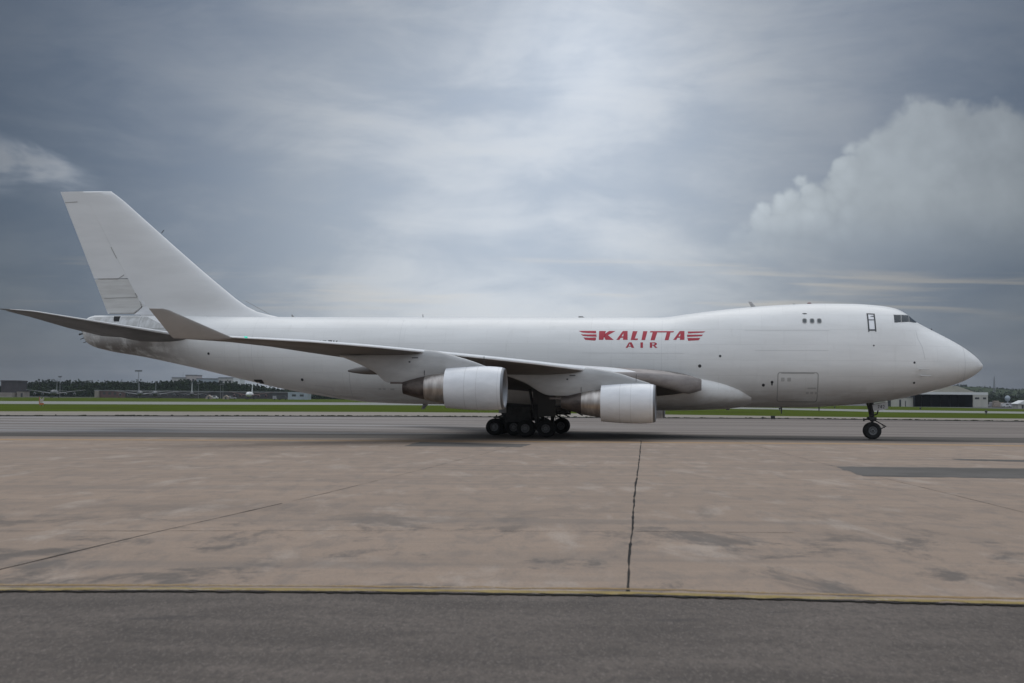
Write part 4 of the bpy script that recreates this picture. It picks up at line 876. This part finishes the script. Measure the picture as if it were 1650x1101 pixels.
(Xa, Za), (Xb, _) = at(-8, 632.5, 1058), at(27, 632.5, 1058); an = MB().box((Xa-d_.location.x, -12, 0), (Xb-d_.location.x, -.1, Za)); an.build("annex", MF['tan'], d_, smooth=False)
shed("low_building", "low dark hut with tan end wall behind the leftmost grey tanker jet", "building", 27, 39, 629.5, 640, 1055, MF['tan'], MF['dark'], 12, door=(.1, .6))
shed("storage_shed", "low shed with tan end and red-brown panelled front beyond the infield", "building", 153, 192, 628.5, 640, 1090, MF['brick'], MF['roofg'], 18, win=4, door=(-.95, -.75))
(X0, Z0), (X1, _) = at(153, 628.5, 1088), at(159.5, 628.5, 1088)
bb = [o for o in COL.objects if o.name == "storage_shed"][0]; MB().box((X0-bb.location.x, -3, 0), (X1-bb.location.x, -.02, Z0-.6)).build("end_wall", MF['tan'], bb, smooth=False)
shed("long_hangar", "long low grey-roofed flight line building behind the two middle tanker jets", "building", 193, 335, 629, 640, 1120, MF['dark'], MF['roofg'], 30, win=9)
shed("long_hangar", "long low grey building behind the white-tailed jet nearest the big aircraft", "building", 338, 470, 630.5, 641, 1130, MF['dark'], MF['roofg'], 30, win=8)
shed("pale_blue_building", "pale blue-grey box building just under the belly of the big jet", "building", 464, 496, 632, 641, 1040, MF['lblue'], MF['lblue'], 18, win=2, over=.1)
# buildings on the wooded rise
zc = 9.
for a in (("hilltop_building", "lower left wing of the pale hilltop buildings", 277, 300, 608, MF['conc'], 3), ("hilltop_building", "tallest pinkish block of the hilltop buildings", 299, 317, 604, mat("pinkish_concrete", (.45, .40, .385), .75), 2), ("hilltop_building", "long grey block with flat roof right of the tall pinkish hilltop block", 317, 352, 609.5, MF['lblue'], 4), ("hilltop_building", "hilltop block with three dark square windows close below the tail of the big jet", 352, 376, 608, MF['conc'], 3), ("hilltop_building", "bright white narrow block at the right end of the hilltop group", 376, 387, 609, MF['cwhite'], 1)):
    n_, lb, x0, x1, yt, wm, nw = a; (Xq, Zq) = at(x0, yt, 1450)
    shed(n_, lb, "building", x0, x1, yt, 0, 1450, wm, MF['roofg'] if nw > 1 else MF['cwhite'], 25, win=nw, zb=zc, group="buildings on the wooded rise", over=.3)
(Xq, Zq) = at(295, 600.5, 1448); am = MB().tube((0, 0, 0), (0, 0, Zq-9), .35, .12, 8); o = am.build("roof_mast", MF['steel']); o.location = (Xq, 1448, 9); tag(o, "thin mast standing beside the tallest hilltop block", "mast")
# parked jets
def jet(px, pyb, Y, rot, body, wingm, label, span=40., L=40., r=1.85, tail=12.7, t_mat=None, eng=True):
    X, _ = at(px, pyb, Y); root = empty("parked_jet", (X, Y, 0), rot); tag(root, label, "airplane", "jets parked on the far ramp")
    zc = r+1.7; b = MB(); pr = [(L*.5, .02), (L*.49, .35*r), (L*.46, .7*r), (L*.40, .95*r), (L*.34, r), (-L*.15, r), (-L*.3, .8*r), (-L*.42, .45*r), (-L*.5, .1*r)]
    b.rev(pr, (0, 0, zc), n=20); b.build("fuselage", body, root)
    for sd in (-1, 1):
        w = foil("wing", [((L*.16, sd*r*.6, zc-r*.5), (-L*.10, sd*r*.6, zc-r*.5), .11, (0, 0, 1)), ((-L*.06, sd*span*.3, zc+.9), (-L*.17, sd*span*.3, zc+.9), .1, (0, 0, 1)), ((-L*.22, sd*span*.5, zc+1.9), (-L*.27, sd*span*.5, zc+1.9), .09, (0, 0, 1))], wingm, root, n=8)
        foil("tailplane", [((-L*.36, sd*.3, zc+r*.5), (-L*.47, sd*.3, zc+r*.5), .09, (0, 0, 1)), ((-L*.46, sd*span*.16, zc+r*.5+.6), (-L*.50, sd*span*.16, zc+r*.5+.6), .09, (0, 0, 1))], wingm, root, n=6)
        if eng:
            for yy, xx in ((span*.19, .07), (span*.33, -.05)):
                e = MB(); e.rev([(2.2, .55), (2.1, .8), (1.2, .95), (-1., .85), (-2.0, .45), (-2.0, .02)], (L*xx+1, sd*yy, zc-1.05), n=14); e.rev([(2.0, .7), (1.9, .01)], (L*xx+1, sd*yy, zc-1.05), n=14, mi=1); E = e.build("engine", [wingm, MF['hole']], root)
                MB().box((L*xx-1.5, sd*yy-.12, zc-.5), (L*xx+1.6, sd*yy+.12, zc+.5)).build("pylon", wingm, E, smooth=False)
        g = MB(); g.tube((-1.5, sd*2.6, 0.5), (-1.5, sd*2.0, zc-r*.6), .16)
        for q in (-.6, .6): g.tube((-1.5+q, sd*2.6-.3, .5), (-1.5+q, sd*2.6+.3, .5), .5, n=14)
        g.build("landing_gear", MF['dgrey'], root)
    foil("tail_fin", [((-L*.30, 0, zc+r*.6), (-L*.48, 0, zc+r*.6), .1, (0, 1, 0)), ((-L*.44, 0, tail), (-L*.52, 0, tail), .1, (0, 1, 0))], t_mat or body, root, n=8)
    g = MB(); g.tube((L*.36, 0, .4), (L*.36, 0, zc-r*.7), .13); g.tube((L*.36, -.4, .4), (L*.36, .4, .4), .4, n=14); g.build("nose_gear", MF['dgrey'], root)
    MB().loft([[(L*.455, y, zc+r*.42), (L*.43, y, zc+r*.78), (L*.42, y, zc+r*.74), (L*.44, y, zc+r*.40)] for y in (-r*.5, r*.5)]).build("cockpit_window", MF['cdark'], root, smooth=False)
    return root
jet(88, 640, 985, R(-72)-R(5), MF['grey'], MF['grey'], "leftmost grey tanker jet parked below the treeline, tall fin against the trees")
jet(225, 640, 1000, R(-75)+R(1), MF['grey'], MF['grey'], "grey tanker jet parked at the foot of the tall light mast", tail=11)
jet(250, 640, 1020, R(-76)-R(1), MF['grey'], MF['grey'], "grey tanker jet parked right of the light mast, its fin clear against the wood", tail=13.)
jet(309, 640, 1035, R(-77.5), MF['dgrey'], MF['dgrey'], "jet with slim bright white fin beyond the dark sheds", tail=12., t_mat=MF['cwhite'], span=30, L=34, r=1.6)
jet(403, 641, 960, R(-80)-R(6), MF['cwhite'], MF['brick'], "white jet with tall white fin just below the tail of the big aircraft", tail=12.4, span=32, L=30, r=1.7)
# light masts
def mast(px, yt, Y, label, head=5., r=.28):
    (X, Z) = at(px, yt, Y); root = empty("light_mast", (X, Y, 0)); tag(root, label, "light mast", "floodlight masts on the far ramp")
    MB().tube((0, 0, 0), (0, 0, Z), r, r*.5, 10).build("pole", MF['steel'], root)
    if head:
        h = MB().box((-head/2, -.5, Z-.25), (head/2, .5, Z+.1))
        for k in range(5): h.box((-head/2+head*k/5+.1, -.9, Z-.9), (-head/2+head*(k+1)/5-.1, -.2, Z-.25))
        h.build("lamp_head", MF['lamp'], root, smooth=False)
mast(223.5, 597, 1010, "tallest floodlight mast with a wide flat head above the trees"); mast(320, 617, 1100, "slim floodlight mast right of the slim white fin", 2.2, .2); mast(355.5, 619, 1110, "left one of the slim pair of masts below the hilltop blocks", 1.6, .2); mast(359.5, 618.5, 1115, "right one of the slim pair of masts below the hilltop blocks", 1.6, .2); mast(97, 606.5, 1180, "floodlight mast just showing over the trees above the leftmost tanker", 3.0)
# radio tower on the right-hand hill
(X, Zt) = at(1602, 607.5, 2450); (_, Zb) = at(1602, 627, 2450)
rt = empty("radio_tower", (X, 2450, 0)); tag(rt, "slender lattice radio tower on the wooded ridge at the right", "radio tower")
b = MB(); H_ = Zt
for k in range(4):
    a = math.pi/4+k*math.pi/2; c, s = math.cos(a), math.sin(a); b.tube((c*2.6, s*2.6, 15), (c*.4, s*.4, H_), .38, .22, 6)
for j in range(9):
    z = 16+(H_-17)*j/9; z2 = 16+(H_-17)*(j+1)/9; f = lambda q: 2.6-(2.2)*(q-15)/(H_-15)
    for k in range(4):
        a, a2 = math.pi/4+k*math.pi/2, math.pi/4+(k+1)*math.pi/2; b.tube((math.cos(a)*f(z), math.sin(a)*f(z), z), (math.cos(a2)*f(z2), math.sin(a2)*f(z2), z2), .16, n=5)
b.build("lattice", MF['steel'], rt); MB().tube((0, 0, H_), (0, 0, H_+4), .2, .08, 6).build("antenna", MF['steel'], rt)
# the open hangar at the right
HY = 730.
hx = lambda px: at(px, 650, HY)[0]
hz = lambda px, py: at(px, py, HY)[1]
Hc = hx(1537); hg = empty("open_hangar", (Hc, HY, 0)); tag(hg, "cream hangar with wide dark open front and low gabled roof under the nose", "hangar")
ox = lambda px: hx(px)-Hc
zF0, zF1, zA = hz(1530, 636), hz(1540, 632), hz(1537, 622)
MB().box((ox(1474), .0, zF0), (ox(1592), .6, zF1)).build("fascia", MF['fascia'], hg, smooth=False)
b = MB().box((ox(1568), .02, 0), (ox(1592), 40, zF0-.01)).box((ox(1430), 3, 0), (ox(1474), 40, hz(1450, 640.5))).box((ox(1474), 39, 0), (ox(1568), 40, zF0)); b.build("wall", MF['hangw'], hg, smooth=False)
MB().box((ox(1474)+.01, 24, 0), (ox(1568)-.01, 25, zF0-.02)).build("inner_wall", MF['hole'], hg, smooth=False)  # near-black colour on the interior faces paints in the hangar's inside shade
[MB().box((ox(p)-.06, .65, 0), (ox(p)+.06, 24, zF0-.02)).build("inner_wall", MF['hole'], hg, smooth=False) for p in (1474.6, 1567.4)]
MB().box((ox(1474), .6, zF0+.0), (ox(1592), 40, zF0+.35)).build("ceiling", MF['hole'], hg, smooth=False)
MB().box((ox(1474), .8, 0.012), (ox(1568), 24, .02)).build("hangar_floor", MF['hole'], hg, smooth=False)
w2 = ox(1571)
MB().loft([[(-w2-.5, y, zF1-.02), (-w2*.18, y, zA), (w2*.18, y, zA), (w2+.5, y, zF1-.02)] for y in (1.2, 38)]).build("roof", MF['hroof'], hg, smooth=False)
MB().box((ox(1430)-.3, 2.6, hz(1450, 640.5)), (ox(1474), 40, hz(1450, 640.5)+.4)).build("annex_roof", MF['roofg'], hg, smooth=False)
for p0, p1, z0, z1 in ((1571, 1578, 2.6, 4.6), (1584, 1589, 3.6, 4.6)): MB().box((ox(p0), -.05, hz(1575, 643.5)), (ox(p1), .1, hz(1575, 640.5))).build("window", MF['cdark'], hg, smooth=False)
for p0, p1 in ((1451.5, 1454.5), (1433, 1438), (1461, 1462.2)): MB().box((ox(p0), 2.92, 0), (ox(p1), 3.1, 3.6 if p0 != 1461 else 3)).build("door", MF['cdark'], hg, smooth=False)
for p in (1490, 1506, 1522, 1538, 1554): MB().box((ox(p)-.09, 23.6, 0), (ox(p)+.09, 23.9, zF0)).build("door_post", MF['dgrey'], hg, smooth=False)
# things parked beside the hangar
def van(px, py, Y, m, label, rot=0., L=5.4, h=2.3, group="vehicles parked on the far ramp", name="parked_van", cat="van"):
    X, _ = at(px, py, Y); root = empty(name, (X, Y, 0), rot); tag(root, label, cat, group); l = L/2
    P = [(-l, .45), (-l, h*.92), (-l+.25, h), (l*.45, h), (l*.72, h*.62), (l, h*.55), (l, .45)]
    MB().loft([[(x, y, z) for x, z in P] for y in (-.95, .95)]).build("body", m, root, smooth=False)
    for y in (-.96, .955): MB().box((-l*.2, y-.01, h*.58), (l*.42, y+.015, h*.88)).build("window", MF['cdark'], root, smooth=False)
    for x in (-l*.62, l*.62):
        for y in (-.85, .85): MB().tube((x, y-.13, .36), (x, y+.13, .36), .36, n=16).build("wheel", M['tyre'], root)
van(1597, 655, 760, MF['van'], "lilac-grey van parked against the right side of the open hangar", R(80), 6, 2.7)
van(1621, 656, 745, MF['vwhite'], "white van among the pallets right of the hangar", R(10), 5, 2.1); van(1633, 657, 770, MF['van'], "grey van in front of the wood at the far right", R(-8), 5.2, 2.2); van(1640, 659, 690, MF['brick'], "dark red van near the white hut at the right edge", R(4), 4.6, 1.7)
for k, (px, Y, w, h, m, lb) in enumerate(((1604.5, 755, 3.0, 3.4, 'pal', "taller tan stack of wrapped freight beside the hangar wall"), (1611.5, 760, 3.4, 2.6, 'pal', "shorter tan stack of wrapped freight, right of the tall one"), (1625, 790, 5.0, 2.3, 'conc', "grey stack of freight behind the white van"))):
    X, _ = at(px, 655, Y); root = empty("freight_stack", (X, Y, 0)); tag(root, lb, "freight", "freight stacked beside the hangar")
    for j in range(3): MB().box((-w/2+.05*j, -1.2, .2+j*h/3), (w/2-.06*j, 1.2, .2+(j+1)*h/3-.12), bev=.08).build("crate", MF[m], root, smooth=False)
    MB().box((-w/2-.1, -1.3, 0), (w/2+.1, 1.3, .18)).build("pallet", MF['dgrey'], root, smooth=False)
shed("white_hut", "small white hut with pitched roof at the right edge of the airfield", "hut", 1641, 1662, 649.5, 660, 640, MF['hangw'], MF['fascia'], 8, roofh=1.2, gable=True, door=(-.5, -.2), over=.5)
X, _ = at(1623.5, 642, 1000); Zq = at(1623.5, 642, 1000)[1]; o = MB().tube((0, 0, 0), (0, 0, Zq-2), .5, .4, 12).rev([(-2.2, .3), (-1.6, 1.5), (0, 2.0), (1.4, 1.4), (2, .1)], (0, 0, Zq), 'z', 16).build("water_tower", MF['lblue']); o.location = (X, 1000, 0); tag(o, "small pale water tower with a round tank in front of the ridge", "water tower")
# vehicles and tents left of the white-tailed jet
van(455, 641, 930, MF['dgrey'], "dark truck under the belly line of the big jet", R(5), 7, 3., name="parked_truck", cat="truck"); van(447, 641, 950, MF['van'], "grey truck beside the dark truck under the belly line", R(-5), 6, 2.6, name="parked_truck", cat="truck")
van(345, 641, 965, MF['vwhite'], "white van between the two pale tents on the far ramp", R(0), 5.5, 2.3); van(374, 641, 975, MF['van'], "grey van right of the second pale tent on the far ramp", R(0), 5.5, 2.3)
for px, lb in ((337, "left pale tent on the far ramp"), (364.5, "right pale tent on the far ramp, nearer the white jet")):
    X, _ = at(px, 641, 960); root = empty("pale_tent", (X, 960, 0)); tag(root, lb, "tent", "tents on the far ramp")
    MB().loft([[(-2.0, y, 0), (-1.9, y, 1.4), (0, y, 2.9), (1.9, y, 1.4), (2.0, y, 0)] for y in (-2, 2)]).build("canopy", MF['pal'], root, smooth=False)
    MB().box((-.6, -2.03, 0), (.6, -1.95, 1.7)).build("door_flap", MF['dgrey'], root, smooth=False)
# orange and white marker board out on the grass
X, Y = gnd(67, 655); X0 = X; mk = empty("runway_marker", (X, Y, 0), R(8)); tag(mk, "orange and white slanted marker board standing on the grass at the left", "marker")
MB().loft([[(-.45, y, .75), (.1, y, .75), (.45, y, 1.5), (.5, y, 2.0), (-.1, y, 1.5), (-.45, y, 1.95)] for y in (-.05, .05)]).build("board", MF['mwhite'], mk, smooth=False)
MB().loft([[(-.55, y, .7), (-.4, y, .7), (-.4, y, 2.05), (-.55, y, 2.05)] for y in (-.08, .08)]).build("edge_strip", MF['orange'], mk, smooth=False)
MB().box((-.5, -.1, .35), (.45, .1, .72)).build("lower_panel", MF['orange'], mk, smooth=False); [MB().tube((k, 0, 0), (k, 0, .4), .06).build("post", MF['steel'], mk) for k in (-.3, .3)]
# sign boxes and edge lights by the taxiway
X, Y = gnd(1245.6, 676.2); sg = empty("taxiway_sign", (X, Y, 0), R(-28)); tag(sg, "small black backed guidance sign on the far taxiway edge", "sign")
MB().box((-.28, -.12, .08), (.28, .12, .55), bev=.02).build("sign_box", MF['sign'], sg); MB().box((-.31, -.10, .10), (-.285, .10, .53)).build("sign_face", MF['signr'], sg, smooth=False)
for k in (-.2, .2): MB().box((k-.03, -.05, 0), (k+.03, .05, .08)).build("leg", MF['steel'], sg, smooth=False)
def edge_light(px, py, label, s=1.):
    X, Y = gnd(px, py); r = empty("edge_light", (X, Y, 0)); tag(r, label, "edge light", "taxiway edge lights"); MB().tube((0, 0, 0), (0, 0, .18*s), .05*s).build("stem", MF['dgrey'], r); MB().rev([(.16*s, .11*s), (.26*s, .12*s), (.34*s, .07*s), (.37*s, .005)], (0, 0, 0), 'z', 12).build("lens", MF['sign'], r)
edge_light(1229.2, 676, "dark squat edge light left of the black guidance sign", 1.1); edge_light(1256.4, 661.8, "edge light at the grass strip above the black guidance sign", 2.6); edge_light(1345, 658.5, "pale post light on the grass left of the nose wheel", 2.4); edge_light(1589, 668, "edge light on the grass in front of the open hangar", 2.6); edge_light(1483, 660.8, "edge light on the infield left of the hangar's open front", 2.6)
# ------------------------------------------------------------------ the damp air between here and the far ridge
def haze_box():
    m = bpy.data.materials.new("damp_air"); m.use_nodes = True; t = NT(m.node_tree); t.n.clear()
    o = t.n.new('ShaderNodeOutputMaterial'); v = t.n.new('ShaderNodeVolumePrincipled'); v.inputs['Color'].default_value = (.86, .92, 1, 1)
    v.inputs['Density'].default_value = HAZE_D; v.inputs['Anisotropy'].default_value = .25; t.l.new(v.outputs[0], o.inputs['Volume'])
    hb = MB().box((-2600, -140, -1.2), (2600, 3600, 62)).build("haze", m, smooth=False); tag(hb, kind='stuff')
HAZE_D = .00005
haze_box()
